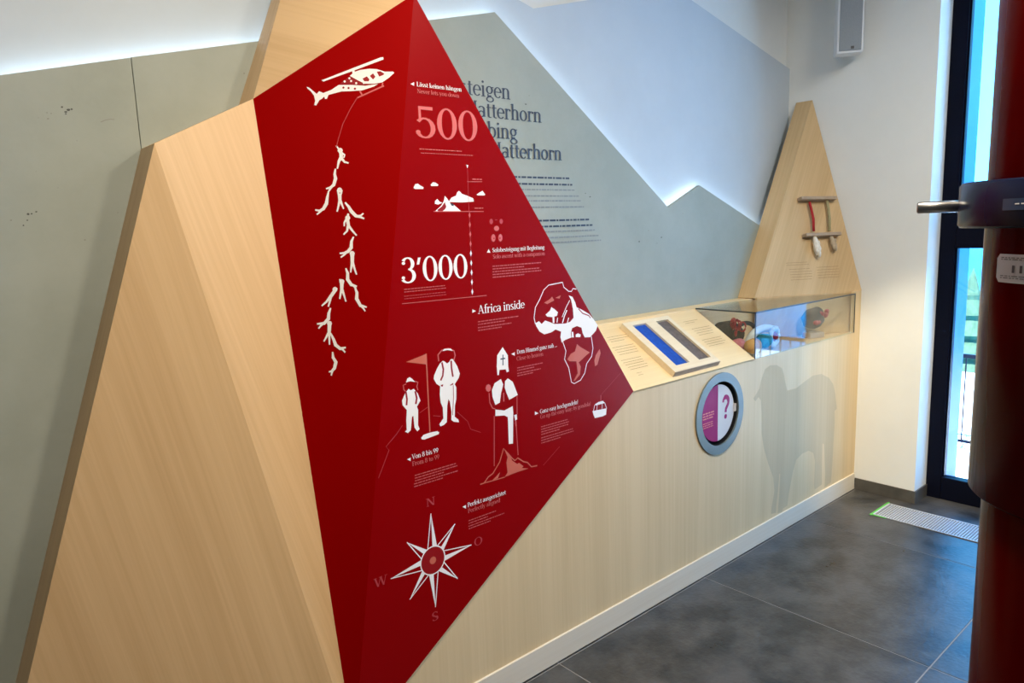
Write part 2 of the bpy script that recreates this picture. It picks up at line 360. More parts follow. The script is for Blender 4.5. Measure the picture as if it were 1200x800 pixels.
    G['N'] = (st(.13, 0, C, .05) + dl(.58, 0, .14, C) + st(.6, 0, C, .05) + sf(.13, 0, .1) + sf(.1, C, .1) + sf(.6, C, .1), .74)
    G['O'] = (arc(.39, .475, .31, .46, 0, 360, n=26), .78)
    G['P'] = (st(.17, 0, C) + arc(.3, .68, .2, .26, -90, 90) + bar(.05, .32, C - .025) + bar(.17, .32, .43) + sf(.17, 0), .58)
    G['S'] = (arc(.27, .7, .17, .23, 30, 250) + dl(.43, .26, .14, .62, .14) + arc(.27, .25, .19, .23, -155, 60) + bar(.43, .47, .8, .18) + bar(.06, .1, .15, .18), .54)
    G['V'] = (dl(.35, 0, .1, C) + dl(.35, 0, .6, C, .05) + sf(.1, C) + sf(.6, C, .1), .7)
    G['W'] = (dl(.29, 0, .09, C) + dl(.29, 0, .5, C, .05) + dl(.7, 0, .5, C) + dl(.7, 0, .9, C, .05) + sf(.09, C) + sf(.5, C) + sf(.9, C, .1), .98)
    G['0'] = (arc(.27, .475, .2, .46, 0, 360, n=26), .56)
    G['3'] = (arc(.24, .71, .17, .22, -80, 150) + arc(.23, .26, .21, .25, -150, 85) + dot(.1, .74, .06) + dot(.07, .2, .06), .52)
    G['4'] = (st(.37, 0, C) + dl(.06, .28, .36, C, .06) + bar(.04, .5, .28), .56)
    G['5'] = (st(.12, .5, C, .06) + bar(.1, .45, C - .05, .1) + arc(.23, .3, .21, .29, -150, 140) + dot(.06, .17, .06), .54)
    G['8'] = (arc(.26, .71, .16, .21, 0, 360) + arc(.26, .25, .2, .24, 0, 360), .54)
    G['9'] = (arc(.26, .63, .2, .29, 0, 360) + dl(.2, .0, .44, .5, .09), .54)
    G["'"] = (dl(.07, .66, .13, .92, .09), .22)
    G['.'] = (dot(.1, .06), .22); G[':'] = (dot(.1, .06) + dot(.1, .5), .22)
    G['!'] = (dl(.13, .28, .13, .95, .1) + dot(.13, .06), .28)
    G['?'] = (arc(.24, .7, .18, .23, -60, 170) + st(.26, .27, .5, .09) + dot(.26, .06), .5)
    ga, wa = G['a']; G['ä'] = (ga + dot(.12, .86, .07) + dot(.34, .86, .07), wa)
    G[' '] = ([], .27)
    return G
GL = glyphs()
def text_width(t): return sum(GL[c][1] for c in t)

class Print:
    """flat print on a plane; px* methods take photograph pixels, the rest plane coordinates"""
    def __init__(s, plane, mats, base=.0006):
        s.P = plane; s.mb = MB(); s.mats = mats; s.base = base; s.k = 0; s.c = 0
    def poly(s, uv, mi=0, lift=True):
        if lift: s.k += 1
        s.c += 1; o = s.base + 4e-6 * s.c
        a = sum(uv[i][0] * uv[(i + 1) % len(uv)][1] - uv[(i + 1) % len(uv)][0] * uv[i][1] for i in range(len(uv)))
        if a < 0: uv = uv[::-1]
        s.mb.add([s.P.w(q, o) for q in uv], [list(range(len(uv)))], mi)
    def pxpoly(s, pts, mi=0, off=(0, 0), sc=1):
        s.poly([s.P.uv(off[0] + x / sc, off[1] + y / sc) for x, y in pts], mi)
    def line(s, uv, w, mi=0):
        s.k += 1
        ws = w if isinstance(w, (list, tuple)) else [w] * len(uv)
        L = []; R = []
        for i, p in enumerate(uv):
            a = uv[max(i - 1, 0)]; b = uv[min(i + 1, len(uv) - 1)]; dx, dy = b[0] - a[0], b[1] - a[1]; l = math.hypot(dx, dy) or 1
            nx, ny = -dy / l * ws[i] / 2, dx / l * ws[i] / 2
            L.append((p[0] + nx, p[1] + ny)); R.append((p[0] - nx, p[1] - ny))
        for i in range(len(uv) - 1): s.poly([R[i], R[i + 1], L[i + 1], L[i]], mi, False)
    def pxline(s, pts, w, mi=0, off=(0, 0), sc=1):
        """w in millimetres on the surface"""
        ws = [q / 1000 for q in w] if isinstance(w, (list, tuple)) else w / 1000
        s.line([s.P.uv(off[0] + x / sc, off[1] + y / sc) for x, y in pts], ws, mi)
    def circle(s, c, r, mi=0, n=20, ry=None):
        s.poly([(c[0] + r * math.cos(2 * math.pi * i / n), c[1] + (ry or r) * math.sin(2 * math.pi * i / n)) for i in range(n)], mi)
    def text(s, t, u0, v0, h, hs, mi=0):
        s.k += 1; x = u0
        for c in t:
            polys, adv = GL[c]
            for p in polys: s.poly([(x + q[0] * h * hs, v0 + q[1] * h) for q in p], mi, False)
            x += adv * h * hs
        return x
    def pxtext(s, t, a, b, hpx, mi=0):
        ua = s.P.uv(*a); ub = s.P.uv(*b); top = s.P.uv(a[0], a[1] - hpx)
        h = (top[1] - ua[1]) / .95
        s.text(t, ua[0], ua[1], h, (ub[0] - ua[0]) / (text_width(t) * h), mi)
    def rows(s, u0, u1, v, h, seed, mi=0, last=1.0):
        """one line of print too small to read: word-length dashes"""
        s.k = max(s.k, 1); r = random.Random(seed); x = u0; end = u0 + (u1 - u0) * last
        while x < end - h:
            w = min(h * r.uniform(1.2, 5), end - x)
            s.poly([(x, v), (x + w, v), (x + w, v + h), (x, v + h)], mi, False)
            x += w + h * .7
    def pxrows(s, a, b, n, dy, hm, mi=0, seed=1, last=.6, gap_after=None):
        ua = s.P.uv(*a); ub = s.P.uv(*b); dv = ua[1] - s.P.uv(a[0], a[1] + dy)[1]; v = ua[1]
        for i in range(n):
            s.rows(ua[0], ub[0], v, hm / 1000, seed * 31 + i, mi, last if i == n - 1 or (gap_after and i + 1 == gap_after) else random.Random(seed + i).uniform(.88, 1))
            v -= dv * (1.45 if gap_after and i + 1 == gap_after else 1)
    def build(s, name, parent, label=None): return s.mb.build(name, s.mats, parent, label)

# ================================================================== THE SETTING
CEIL = 3.2
X0, Y0 = -2.2, -3.2
floor = MB().box((X0 - .2, Y0 - .2, -.1), (4.8, 2.4, -.0012)).build('floor', M['grout'], kind='structure')
# square slate tiles, joints recessed
TS, G_ = .9375, .0045
tile_mesh = {}
for i in range(-4, 4):
    for j in range(-5, 3):
        x0 = 1.687 + i * TS; y0 = .822 + j * TS; x1, y1 = x0 + TS, y0 + TS
        x0, x1 = max(x0, X0), min(x1, 4.42); y0, y1 = max(y0, Y0), min(y1, 2.3)
        if x1 - x0 < .05 or y1 - y0 < .05: continue
        key = (round(x1 - x0, 3), round(y1 - y0, 3)); g = G_ / 2
        if key not in tile_mesh:
            o = MB().prism([(x0 + g, y0 + g, -.02), (x1 - g, y0 + g, -.02), (x1 - g, y1 - g, -.02), (x0 + g, y1 - g, -.02)], (0, 0, .02)).build('tile', M['tile'], floor, bevel=.001)
            tile_mesh[key] = (o, x0, y0)
        else:
            src, sx0, sy0 = tile_mesh[key]; o = src.copy(); COL.objects.link(o); o.location = (x0 - sx0, y0 - sy0, 0)
MB().box((X0 - .2, Y0 - .2, CEIL), (4.8, 2.4, CEIL + .15)).build('ceiling', M['ceil'], kind='structure')
MB().box((X0 - .2, Y0 - .2, 0), (X0, 2.4, CEIL)).build('wall_left', M['dark_wall'], kind='structure')
MB().box((X0, Y0 - .2, 0), (4.8, Y0, CEIL)).build('wall_front', M['dark_wall'], kind='structure')

# back wall: white, with a paler range of peaks on it and the concrete cladding in front, lit from behind
wall_back = MB().box((X0, 2.262, 0), (4.8, 2.4, CEIL)).build('wall_back', M['white_wall'], kind='structure')
ridge = [(X0, 2.7), (-1.0, 2.62), (.2, 2.95), (1.1, 2.74), (2.024, 2.504), (2.102, 2.485), (2.434, 2.574), (3.03, 2.734), (3.184, 2.702), (4.158, 2.487), (XR, 2.483)]
MB().prism([(X0, 2.24, .02)] + [(x, 2.24, z) for x, z in ridge] + [(XR, 2.24, .02)], (0, .02, 0)).build('peak_panel', M['grey_wall'], wall_back)
SEAM = .559
con_l = MB().prism([(X0, YC, .01), (X0, YC, 1.72), (-1.2, YC, 1.64), (.259, YC, 2.017), (SEAM - .0007, YC, 2.095), (SEAM - .0007, YC, .01)], (0, .02, 0)).build('concrete_panel', M['concrete'], wall_back, bevel=.0015)
edge_r = [(SEAM + .0007, 2.096), (.917, 2.186), (1.552, 2.344), (1.85, 2.418), (2.921, 1.682), (3.185, 1.792), (3.762, 1.58), (XR - .004, 1.43)]
con_r = MB().prism([(SEAM + .0007, YC, .01)] + [(x, YC, z) for x, z in edge_r] + [(XR - .004, YC, .01)], (0, .02, 0)).build('concrete_panel', M['concrete'], wall_back, bevel=.0015)
# light strips along the back of the cladding's upper edge
led_pts = [(X0 + .05, 1.715), (-1.2, 1.64), (.259, 2.017), (.917, 2.186), (1.85, 2.418), (2.921, 1.682), (3.185, 1.792), (4.15, 1.438)]
for a, b in zip(led_pts[:-1], led_pts[1:]):
    d = Vec((b[0] - a[0], 0, b[1] - a[1])); n = Vec((-d.z, 0, d.x)).normalized(); off = -.022
    p = Vec((a[0], 2.208, a[1])) + n * off + d.normalized() * .01; q = Vec((b[0], 2.208, b[1])) + n * off - d.normalized() * .01
    MB().prism([p, q, q + n * .008, p + n * .008], (0, .010, 0)).build('led_strip', M['led'], wall_back)
# marks cast into the concrete
pp = Print(PCON, [M['pit'], M['pit2']], .0003)
def marks(pr, pts, mi, seed):
    r = random.Random(seed)
    for x, y, s_ in pts:
        n = 7; pr.pxpoly([(x + s_ * r.uniform(.6, 1.2) * math.cos(i * 6.283 / n), y + s_ * .7 * r.uniform(.6, 1.2) * math.sin(i * 6.283 / n)) for i in range(n)], mi)
marks(pp, [(72.5, 125.5, 1.8), (77, 131, 1.8), (80, 128.5, 2.2), (84, 128, 1.5), (77, 133.5, 1.2), (33, 251, 1.9), (37, 250.5, 1.4), (42.5, 248, 1.3), (32, 258, 1.2), (27.5, 264, 1.3)], 0, 3)
marks(pp, [(56.5, 139, 1.6), (55, 132, 1.2), (60, 133, 1), (45, 138, .9), (99.5, 281, 1.3), (13, 258, 1.3), (138, 249, 1), (42, 201, .8), (68, 220, .8), (90, 165, .8)], 1, 4)
pp.pxline([(118, 143), (124, 140.5), (130, 139.6), (134, 140)], 2, 1)
tag(pp.build('casting_marks', con_l), kind='stuff')
pp = Print(PCON, [M['pit'], M['pit2']], .0003)
marks(pp, [(616, 122, 1.1), (691.5, 230.5, 1), (686, 226.5, .7), (749, 283, 1.2), (775, 278, 1)], 0, 5)
marks(pp, [(620, 112, .8), (640, 190, .6), (286, 86, 1.2), (760, 130 + 140, .8), (800, 250, .7), (770, 285, .8)], 1, 6)
tag(pp.build('casting_marks', con_r), kind='stuff')

# lettering on the concrete
pp = Print(PCON, [M['p_navy'], M['p_grey']], .0006)
hs = .330 / (text_width('atterhorn') * .061)
LM = 1.612
for t, end, base in (('Besteigen', (598, 116.8), None), ('Matterhorn', (634.5, 143.8), None), ('Climbing', (606, 163.5), None), ('the Matterhorn', (658, 188), None)):
    ue, ve = PCON.uv(*end)
    w = text_width(t.split(' ')[-1]) * .061 * hs
    u0 = ue - w
    pp.text(t.split(' ')[-1], u0, ve, .061, hs, 0)
    if ' ' in t:
        w2 = text_width('the ') * .061 * hs; pp.text('the', u0 - w2, ve, .061, hs, 0)
pp.build('wall_heading', con_r, 'dark blue serif lettering on grey concrete')
pp = Print(PCON, [M['p_navy'], M['p_grey']], .0006)
for k, (px, py, mi) in enumerate([(667, 210, 0), (670.5, 217.5, 0), (674, 223.5, 1), (678, 230.5, 1), (681, 236, 1), (684, 243, 1), (691.5, 258, 0), (694, 264.5, 0), (698, 270, 1), (701, 276.5, 1), (704, 282, 1)]):
    ue, ve = PCON.uv(px, py); pp.rows(LM, ue, ve, .0072 if mi == 0 else .0055, 40 + k, mi)
tag(pp.build('wall_small_print', con_r), kind='stuff')

# right wall with the window opening
wall_right = MB().box((XR, 1.437, 0), (4.80, 2.4, CEIL)).build('wall_right', M['white_wall'], kind='structure')
MB().box((XR, Y0, 0), (4.80, -.55, CEIL)).build('wall_right', M['white_wall'], kind='structure')
MB().box((XR, -.55, 2.95), (4.80, 1.437, CEIL)).build('wall_right', M['white_wall'], kind='structure')
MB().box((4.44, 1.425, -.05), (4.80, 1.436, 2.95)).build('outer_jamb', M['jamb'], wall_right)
br = MB().box((XR - .008, 1.429, 0), (XR, 1.764, .071)).build('baseboard_right', M['base'], kind='structure', bevel=.001)
MB().box((XR, 1.429, 0), (XW, 1.437, .071)).build('skirting_return', M['base'], br, bevel=.001)
win = MB().box((XW, 1.361, .0), (XW + .06, 1.437, 2.95)).build('window_1', M['frame'], kind='structure')
wp = lambda n, a, b, m=M['frame'], bv=.004: MB().box(a, b).build(n, m, win, bevel=bv)
wp('frame_post', (XW, -.55, 0), (XW + .06, -.475, 2.95))
wp('bottom_rail', (XW, -.475, 0), (XW + .06, 1.361, .13))
wp('top_rail', (XW, -.475, 2.87), (XW + .06, 1.361, 2.95))
wp('transom', (XW, -.475, 1.417), (XW + .06, 1.361, 1.525))
for n_, y_ in (('sash_bead', 1.352), ('sash_bead', -.475)):
    wp(n_, (XW + .014, y_, .13), (XW + .05, y_ + .009, 1.417), bv=.001); wp(n_, (XW + .014, y_, 1.525), (XW + .05, y_ + .009, 2.87), bv=.001)
wp('pane', (XW + .028, -.475, .13), (XW + .036, 1.361, 1.417), M['pane'], 0)
wp('pane', (XW + .028, -.475, 1.525), (XW + .036, 1.361, 2.87), M['pane'], 0)

# ================================================================== THE FACETED MOUNTAIN
gfold = (V_ - P1)
M['wood_f1'] = wood('maple_veneer_facet', WC1, WC2, (V_ - P1), .44)
M['wood_f2'] = wood('maple_veneer_slant', WC1, WC2, (V_ - P1) + Vec((.1, 0, 0)), .44)
M['wood_up'] = wood('maple_veneer_peak', WC1, WC2, (T_ - WT) * 1.0 + (T_ - P2) * .9, .44)
M['wood_y'] = wood('maple_veneer_side', WC1, WC2, Vec((.3, 0, 1)), .44)
mt = empty('mountain_display', (.9, 2.0, 0), 'tall faceted maple and red mountain with white picture prints, leaning against the concrete', 'display')
E_ = (0, .018, 0)
f1 = MB().prism([P1, V_, BL], E_).build('wood_facet', M['wood_f1'], mt, 'long maple facet at the left foot')
f2 = MB().prism([P1, P2, V_], E_).build('wood_facet', M['wood_f2'], mt, 'narrow maple facet beside the red')
f3 = MB().prism([P2, WT, T_], E_).build('wood_facet', M['wood_up'], mt, 'maple facet above the red, rising out of view')
red_l = MB().prism([P2, T_, V_], E_).build('red_panel', M['red'], mt, 'left red panel with white helicopter and hanging figures')
red_r = MB().prism([T_, B_, V_], (0, .0055, 0)).build('red_panel', M['red_r'], mt, 'right red panel with pictures and lettering')
def ret(a, b, mat, name='side_panel'):
    """panel running straight back from a facet's free edge to the cladding"""
    a, b = Vec(a), Vec(b); n = Vec((b.z - a.z, 0, -(b.x - a.x))).normalized() * .004
    return MB().prism([a, b, Vec((b.x, YC, b.z)), Vec((a.x, YC, a.z))], n).build(name, mat, mt)
K_ = Vec((0, .0185, 0))
ret(BL + K_, P1 + K_, M['wood_y']); ret(P1 + K_, P2 + K_, M['wood_x']); ret(P2 + K_, WT + K_, M['wood_y'])
ret(WT + K_, T_ + K_, M['wood_y']); ret(T_ + Vec((0, .006, 0)), B_ + Vec((0, .006, 0)), M['wood_y'])
MB().prism([(BL.x, BL.y + .01, 0), (V_.x, V_.y + .01, 0), (V_.x + .01, YC, 0), (BL.x, YC, 0)], (0, 0, .1)).build('plinth', M['plinth'], mt)

R4 = [M['p_white'], M['red_dark'], M['p_pink'], M['p_salmon'], M['p_dim'], M['p_body'], M['p_navy']]
WHT, RED, PNK, SAL, DIM, BOD, NVY = range(7)
# --- left panel: helicopter
p = Print(PL, R4); o = (350, 60); s = 10
p.pxpoly([(270, 340), (290, 357), (640, 230), (995, 97), (992, 70), (960, 73), (620, 205)], WHT, o, s)
p.pxpoly([(625, 215), (650, 210), (665, 262), (632, 268)], WHT, o, s)
p.pxpoly([(600, 290), (650, 245), (720, 220), (830, 205), (920, 210), (1010, 240), (1105, 240), (1120, 255), (1060, 310), (980, 365), (880, 382), (780, 382), (700, 345)], WHT, o, s)
p.pxpoly([(470, 395), (620, 395), (780, 405), (930, 385), (880, 415), (740, 460), (620, 468), (500, 472), (350, 512), (332, 558), (310, 560), (300, 532), (270, 560), (245, 572), (225, 605), (205, 638), (183, 630), (195, 580), (180, 520), (140, 468), (105, 440), (95, 418), (122, 425), (170, 465), (212, 500), (240, 470), (290, 490), (380, 455)], WHT, o, s)
for w in ([(748, 322), (800, 295), (830, 330), (822, 352), (770, 352)], [(835, 290), (872, 260), (900, 300), (872, 332)], [(915, 240), (960, 235), (1005, 265), (990, 280), (945, 297)]): p.pxpoly(w, RED, o, s)
p.pxpoly([(480, 385), (590, 300), (700, 350), (770, 395)], RED, o, s)
for x, y, m_ in ((540, 355, WHT), (615, 350, WHT), (675, 375, WHT), (595, 318, WHT), (525, 427, RED), (585, 432, RED), (660, 440, RED), (765, 372, WHT)): p.circle(PL.uv(o[0] + x / s, o[1] + y / s), .0032, m_, 8)
p.pxline([(690, 545), (1000, 405)], 4, PNK, o, s); p.pxline([(715, 465), (745, 512)], 4, PNK, o, s); p.pxline([(985, 370), (980, 408)], 4, PNK, o, s)
p.pxline([(419, 114), (411, 127), (402, 145), (396.5, 163), (394.5, 172)], 2.2, DIM)
p.build('helicopter_print', red_l, 'white helicopter print')
# --- left panel: chain of figures
p = Print(PL, R4); s = 5.517
def fig(lines, oy, heads=()):
    for pts, w in lines: p.pxline(pts, [q_ * .85 for q_ in w], WHT, (360, oy), s)
    for x, y in heads: p.circle(PL.uv(360 + x / s, oy + y / s), .0075, WHT, 8)
A_, B2 = 165, 300
fig([([(188, 30), (200, 48), (213, 66)], [4, 6, 8]), ([(212, 62), (220, 85), (220, 108), (205, 132), (195, 180)], [9, 13, 13, 9, 5]), ([(222, 112), (242, 137), (268, 144)], [9, 7, 5]), ([(220, 76), (243, 92), (236, 110)], [7, 6, 5])], A_, [(214, 62)])
fig([([(183, 180), (178, 215), (184, 242), (172, 285), (150, 302), (122, 310)], [5, 9, 12, 11, 8, 5]), ([(165, 290), (150, 310), (136, 332)], [8, 6, 5])], A_)
fig([([(138, 332), (130, 368), (125, 405), (105, 440), (80, 452), (52, 446)], [5, 9, 12, 11, 8, 5]), ([(100, 442), (82, 460), (62, 477)], [8, 6, 5])], A_)
fig([([(197, 318), (204, 348)], [5, 7]), ([(226, 318), (217, 348)], [5, 7]), ([(210, 340), (212, 388)], [13, 11]), ([(210, 382), (203, 420), (194, 457)], [9, 7, 5]), ([(214, 382), (224, 410), (236, 440)], [9, 7, 5])], A_, [(210, 318)])
fig([([(245, 398), (268, 425), (285, 455), (315, 485), (345, 492), (369, 503)], [5, 9, 12, 11, 8, 5]), ([(330, 487), (348, 482), (364, 468)], [8, 6, 5])], A_)
fig([([(266, 470), (260, 505), (268, 552)], [6, 12, 11]), ([(252, 508), (240, 530), (240, 552)], [7, 6, 5]), ([(264, 548), (258, 583), (235, 606)], [9, 7, 5]), ([(268, 548), (292, 580), (320, 612)], [9, 7, 5])], A_, [(262, 498)])
fig([([(300, 620), (287, 650), (285, 690), (265, 715), (240, 725), (210, 727)], [5, 9, 12, 11, 8, 5]), ([(255, 720), (238, 738), (217, 753)], [8, 6, 5])], A_)
fig([([(280, 722), (286, 748)], [5, 7]), ([(304, 722), (297, 748)], [5, 7])], A_, [(291, 728)])
fig([([(292, -8), (292, 48)], [13, 11]), ([(290, 42), (285, 75), (281, 106)], [9, 7, 5]), ([(295, 42), (306, 80), (320, 120)], [9, 7, 5])], B2)
fig([([(250, 78), (262, 110), (262, 150), (285, 185), (322, 196)], [5, 10, 12, 11, 5]), ([(295, 188), (308, 200), (318, 210)], [7, 6, 4])], B2)
fig([([(308, 200), (322, 235), (320, 275), (345, 320), (386, 330)], [5, 10, 12, 11, 5]), ([(350, 322), (364, 338), (376, 357)], [8, 6, 5])], B2)
fig([([(211, 148), (219, 180)], [5, 7]), ([(237, 158), (229, 184)], [5, 7]), ([(224, 175), (224, 222)], [13, 11]), ([(222, 216), (216, 248), (211, 277)], [9, 7, 5]), ([(227, 216), (238, 250), (251, 294)], [9, 7, 5])], B2, [(224, 165)])
fig([([(192, 205), (184, 222)], [6, 8]), ([(180, 222), (145, 272)], [12, 11]), ([(150, 262), (125, 295), (94, 322)], [9, 7, 5]), ([(152, 268), (145, 300), (137, 327)], [9, 7, 5])], B2, [(180, 215)])
fig([([(152, 335), (140, 370), (138, 405), (110, 435), (64, 438)], [5, 10, 12, 11, 5]), ([(105, 436), (88, 450), (74, 468)], [8, 6, 5])], B2)
fig([([(136, 425), (140, 450)], [5, 7]), ([(154, 425), (150, 450)], [5, 7]), ([(145, 445), (142, 498)], [13, 11]), ([(142, 490), (126, 520), (108, 552)], [9, 7, 5]), ([(143, 494), (144, 530), (145, 572)], [9, 7, 5])], B2, [(145, 435)])
fig([([(150, 495), (170, 535), (185, 575), (215, 598), (250, 590)], [5, 10, 12, 11, 5]), ([(222, 598), (235, 608), (246, 622)], [8, 6, 5])], B2)
fig([([(165, 618), (168, 655), (186, 685), (177, 725), (158, 745), (140, 748)], [5, 10, 12, 11, 8, 5]), ([(165, 738), (160, 755), (156, 772)], [8, 6, 5])], B2)
p.build('hanging_figures_print', red_l, 'chain of small white hanging figures')

# --- right panel: headings and numbers
def heading(name, marker, l1, l2, rows):
    q = Print(PF, R4)
    if marker:
        (mx, my), k = marker; d = 2.1
        q.pxpoly({'l': [(mx - d, my), (mx + d, my - d), (mx + d, my + d)], 'r': [(mx + d, my), (mx - d, my - d), (mx - d, my + d)], 'u': [(mx, my - d), (mx + d, my + d), (mx - d, my + d)]}[k], WHT)
    q.pxtext(l1[0], l1[1], l1[2], l1[3], l1[4] if len(l1) > 4 else WHT)
    if l2: q.pxtext(l2[0], l2[1], l2[2], l2[3], PNK)
    tag(q.build(name, red_r), kind='stuff')
    if rows:
        q = Print(PF, R4)
        for r_ in rows: q.pxrows(*r_[:4], 3.0, BOD, seed=len(name) + int(r_[0][1]))
        tag(q.build('small_print', red_r), kind='stuff')
heading('heading_print', ((483, 98.4), 'l'), ('Lässt keinen hängen', (488, 101), (540.5, 107.3), 5.2), ('Never lets you down', (488.5, 109), (537.5, 115), 5), [])
q = Print(PF, R4); q.pxtext('500', (487.5, 160.8), (561, 166.8), 37, PNK); q.build('number_print', red_r, 'large pink numeral'); q = Print(PF, R4)
q.pxrows((491.5, 175), (541, 178), 1, 3, 2.4, PNK, 5, 1.0); q.pxrows((493, 179.5), (554, 182.5), 1, 3, 2.0, BOD, 6, 1.0)
tag(q.build('small_print', red_r), kind='stuff')
q = Print(PF, R4); q.pxtext("3'000", (470.5, 332), (549, 327), 30, WHT); q.build('number_print', red_r, 'large white numeral'); q = Print(PF, R4)
q.pxrows((473.5, 339.5), (526, 335.5), 2, 3.1, 2.4, BOD, 8, .95); q.pxrows((473.5, 347.5), (526, 343), 2, 3.1, 2.2, DIM, 9, .95)
q.pxline([(471, 355.8), (570, 346)], 1.8, PNK)
tag(q.build('small_print', red_r), kind='stuff')
heading('heading_print', ((572.5, 293.8), 'u'), ('Solobesteigung mit Begleitung', (577, 295.5), (637.5, 292.3), 5), ('Solo ascent with a companion', (577, 303), (637.5, 298.8), 4.8), [((577, 312.5), (637, 308.8), 2, 3.2), ((577, 319), (637, 315.8), 3, 3.2)])
heading('heading_print', ((555.5, 364.3), 'r'), ('Africa inside', (560, 367.8), (614.5, 359.2), 10), None, [((560, 377.5), (611, 370.5), 2, 3.2), ((560, 384.5), (605, 379), 2, 3.2)])
heading('heading_print', ((601, 414.6), 'l'), ('Dem Himmel ganz nah ...', (605.5, 414.8), (652.5, 407.2), 5), ('Close to heaven', (605, 422.5), (636, 416.6), 4.8), [((606, 431.5), (638.5, 425), 2, 3), ((606, 438), (637, 432), 2, 2.8)])
heading('heading_print', ((479, 538), 'l'), ('Von 8 bis 99', (482.8, 538), (513.6, 530.2), 5.6), ('From 8 to 99', (482.8, 546), (514.6, 537.2), 5.4), [((486, 557.5), (541, 542), 3, 3.2), ((485, 567.5), (540, 553), 2, 3.2)])
heading('heading_print', ((628.8, 484), 'r'), ('Ganz easy hochgondeln!', (632.7, 484.5), (677, 471.5), 5), ('Go up the easy way: by gondola!', (632.7, 490.6), (691.5, 474.5), 4.8), [((634, 500.5), (669, 491.5), 4, 3.0), ((634, 513.5), (672, 503.8), 3, 3.0)])
heading('heading_print', ((543.8, 593.6), 'l'), ('Perfekt ausgerichtet', (547.8, 594.2), (592.3, 577.2), 5.2), ('Perfectly aligned', (548, 601), (585.6, 586.8), 5), [((549, 610.5), (586, 598.5), 2, 3.2), ((549, 617), (591, 604), 2, 3.0)])
# --- clouds and peak over the shaft
q = Print(PF, R4); o = (480, 185); s = 11.43
q.pxpoly([(340, 715), (420, 640), (455, 580), (470, 508), (500, 540), (540, 600), (600, 635), (690, 715)], WHT, o, s)
q.pxpoly([(365, 700), (430, 650), (470, 590), (490, 655), (470, 690), (440, 712), (385, 712)], RED, o, s)
q.pxpoly([(540, 605), (585, 612), (590, 645), (560, 640)], NVY, o, s)
q.pxpoly([(520, 590), (560, 530), (620, 505), (635, 460), (660, 440), (700, 480), (780, 510), (850, 540), (857, 585), (700, 595)], WHT, o, s)
q.pxpoly([(335, 612), (340, 575), (370, 550), (400, 585), (440, 600), (380, 625)], WHT, o, s)
for c_ in ([(50, 400), (75, 350), (110, 345), (140, 368), (185, 392), (182, 416), (70, 416)], [(280, 360), (310, 325), (345, 330), (385, 358), (375, 376), (290, 376)], [(895, 490), (930, 465), (975, 440), (1012, 490), (1000, 502), (910, 502)]): q.pxpoly(c_, WHT, o, s)
q.pxline([(320, 717), (990, 717)], 2, PNK, o, s); q.pxline([(770, 318), (970, 318)], 1.6, PNK, o, s)
q.pxpoly([(758, 95), (785, 95), (772, 140)], WHT, o, s)
q.pxrows((553.5, 210.5), (565, 210.5), 1, 3, 3, PNK, 3, 1); q.pxrows((556, 244.5), (567, 244.5), 1, 3, 3, PNK, 4, 1)
q.pxline([(547.7, 198), (549, 238), (550.3, 262), (553.5, 346)], 1.3, DIM)
for i in range(9):
    y = 252 + i * 11.2; x = 550 + (y - 250) * .036
    q.pxpoly([(x, y - 3.6), (x + 1.2, y), (x, y + 3.6), (x - 1.2, y)], PNK if i < 4 else WHT)
q.build('peak_and_clouds_print', red_r, 'white peak and clouds with dotted shaft')
# --- paw-like mark
q = Print(PF, R4); o = (560, 250); s = 20
for x, y, a, b in ((310, 190, 40, 65), (545, 185, 40, 60), (435, 350, 60, 62), (360, 575, 50, 90), (525, 570, 48, 88)):
    q.pxpoly([(x + a * math.cos(i * .5236), y + b * math.sin(i * .5236)) for i in range(12)], DIM if y < 200 else PNK, o, s)
for x, y in ((375, 585), (515, 578)): q.pxpoly([(x + 16 * math.cos(i * .785), y + 20 * math.sin(i * .785)) for i in range(8)], RED, o, s)
q.pxline([(400, 152), (455, 152)], 1.5, DIM, o, s)
tag(q.build('round_marks_print', red_r), kind='stuff')
# --- map with animals
q = Print(PF, R4); o = (620, 325); s = 6.155
q.pxline([(45, 335), (35, 290), (45, 215), (75, 160), (105, 90), (140, 55), (190, 45), (240, 35), (250, 70), (285, 100), (305, 100), (315, 80), (340, 84)], 3.2, WHT, o, s)
q.pxpoly([(45, 330), (70, 315), (90, 335), (115, 310), (150, 322), (180, 335), (260, 332), (295, 320), (320, 290), (316, 230), (302, 160), (285, 130), (312, 140), (332, 180), (342, 215), (380, 232), (430, 262), (462, 297), (495, 345), (480, 385), (440, 430), (400, 432), (385, 400), (377, 362), (345, 350), (310, 365), (300, 400), (305, 432), (260, 450), (235, 470), (225, 430), (230, 390), (190, 375), (160, 395), (110, 410), (75, 390), (50, 350)], WHT, o, s)
q.pxpoly([(118, 268), (150, 238), (160, 213), (182, 228), (207, 250), (200, 276), (182, 282), (182, 328), (170, 328), (168, 286), (130, 282)], WHT, o, s)
q.pxline([(292, 165), (268, 212), (238, 285)], 3, WHT, o, s); q.pxline([(272, 235), (255, 275), (240, 328)], 5, WHT, o, s)
q.pxline([(205, 290), (200, 325)], 4, WHT, o, s); q.pxline([(285, 290), (275, 325)], 4, WHT, o, s)
q.pxline([(355, 225), (385, 258), (430, 275), (442, 292)], 4, RED, o, s)
q.pxpoly([(305, 392), (318, 392), (322, 432), (308, 432)], WHT, o, s); q.pxpoly([(335, 412), (352, 402), (372, 412), (368, 430), (335, 430)], WHT, o, s)
q.pxline([(243, 465), (265, 530), (255, 590), (285, 650), (305, 755), (325, 765), (370, 740), (400, 690), (415, 620), (450, 570), (460, 510), (448, 425)], 3.2, WHT, o, s)
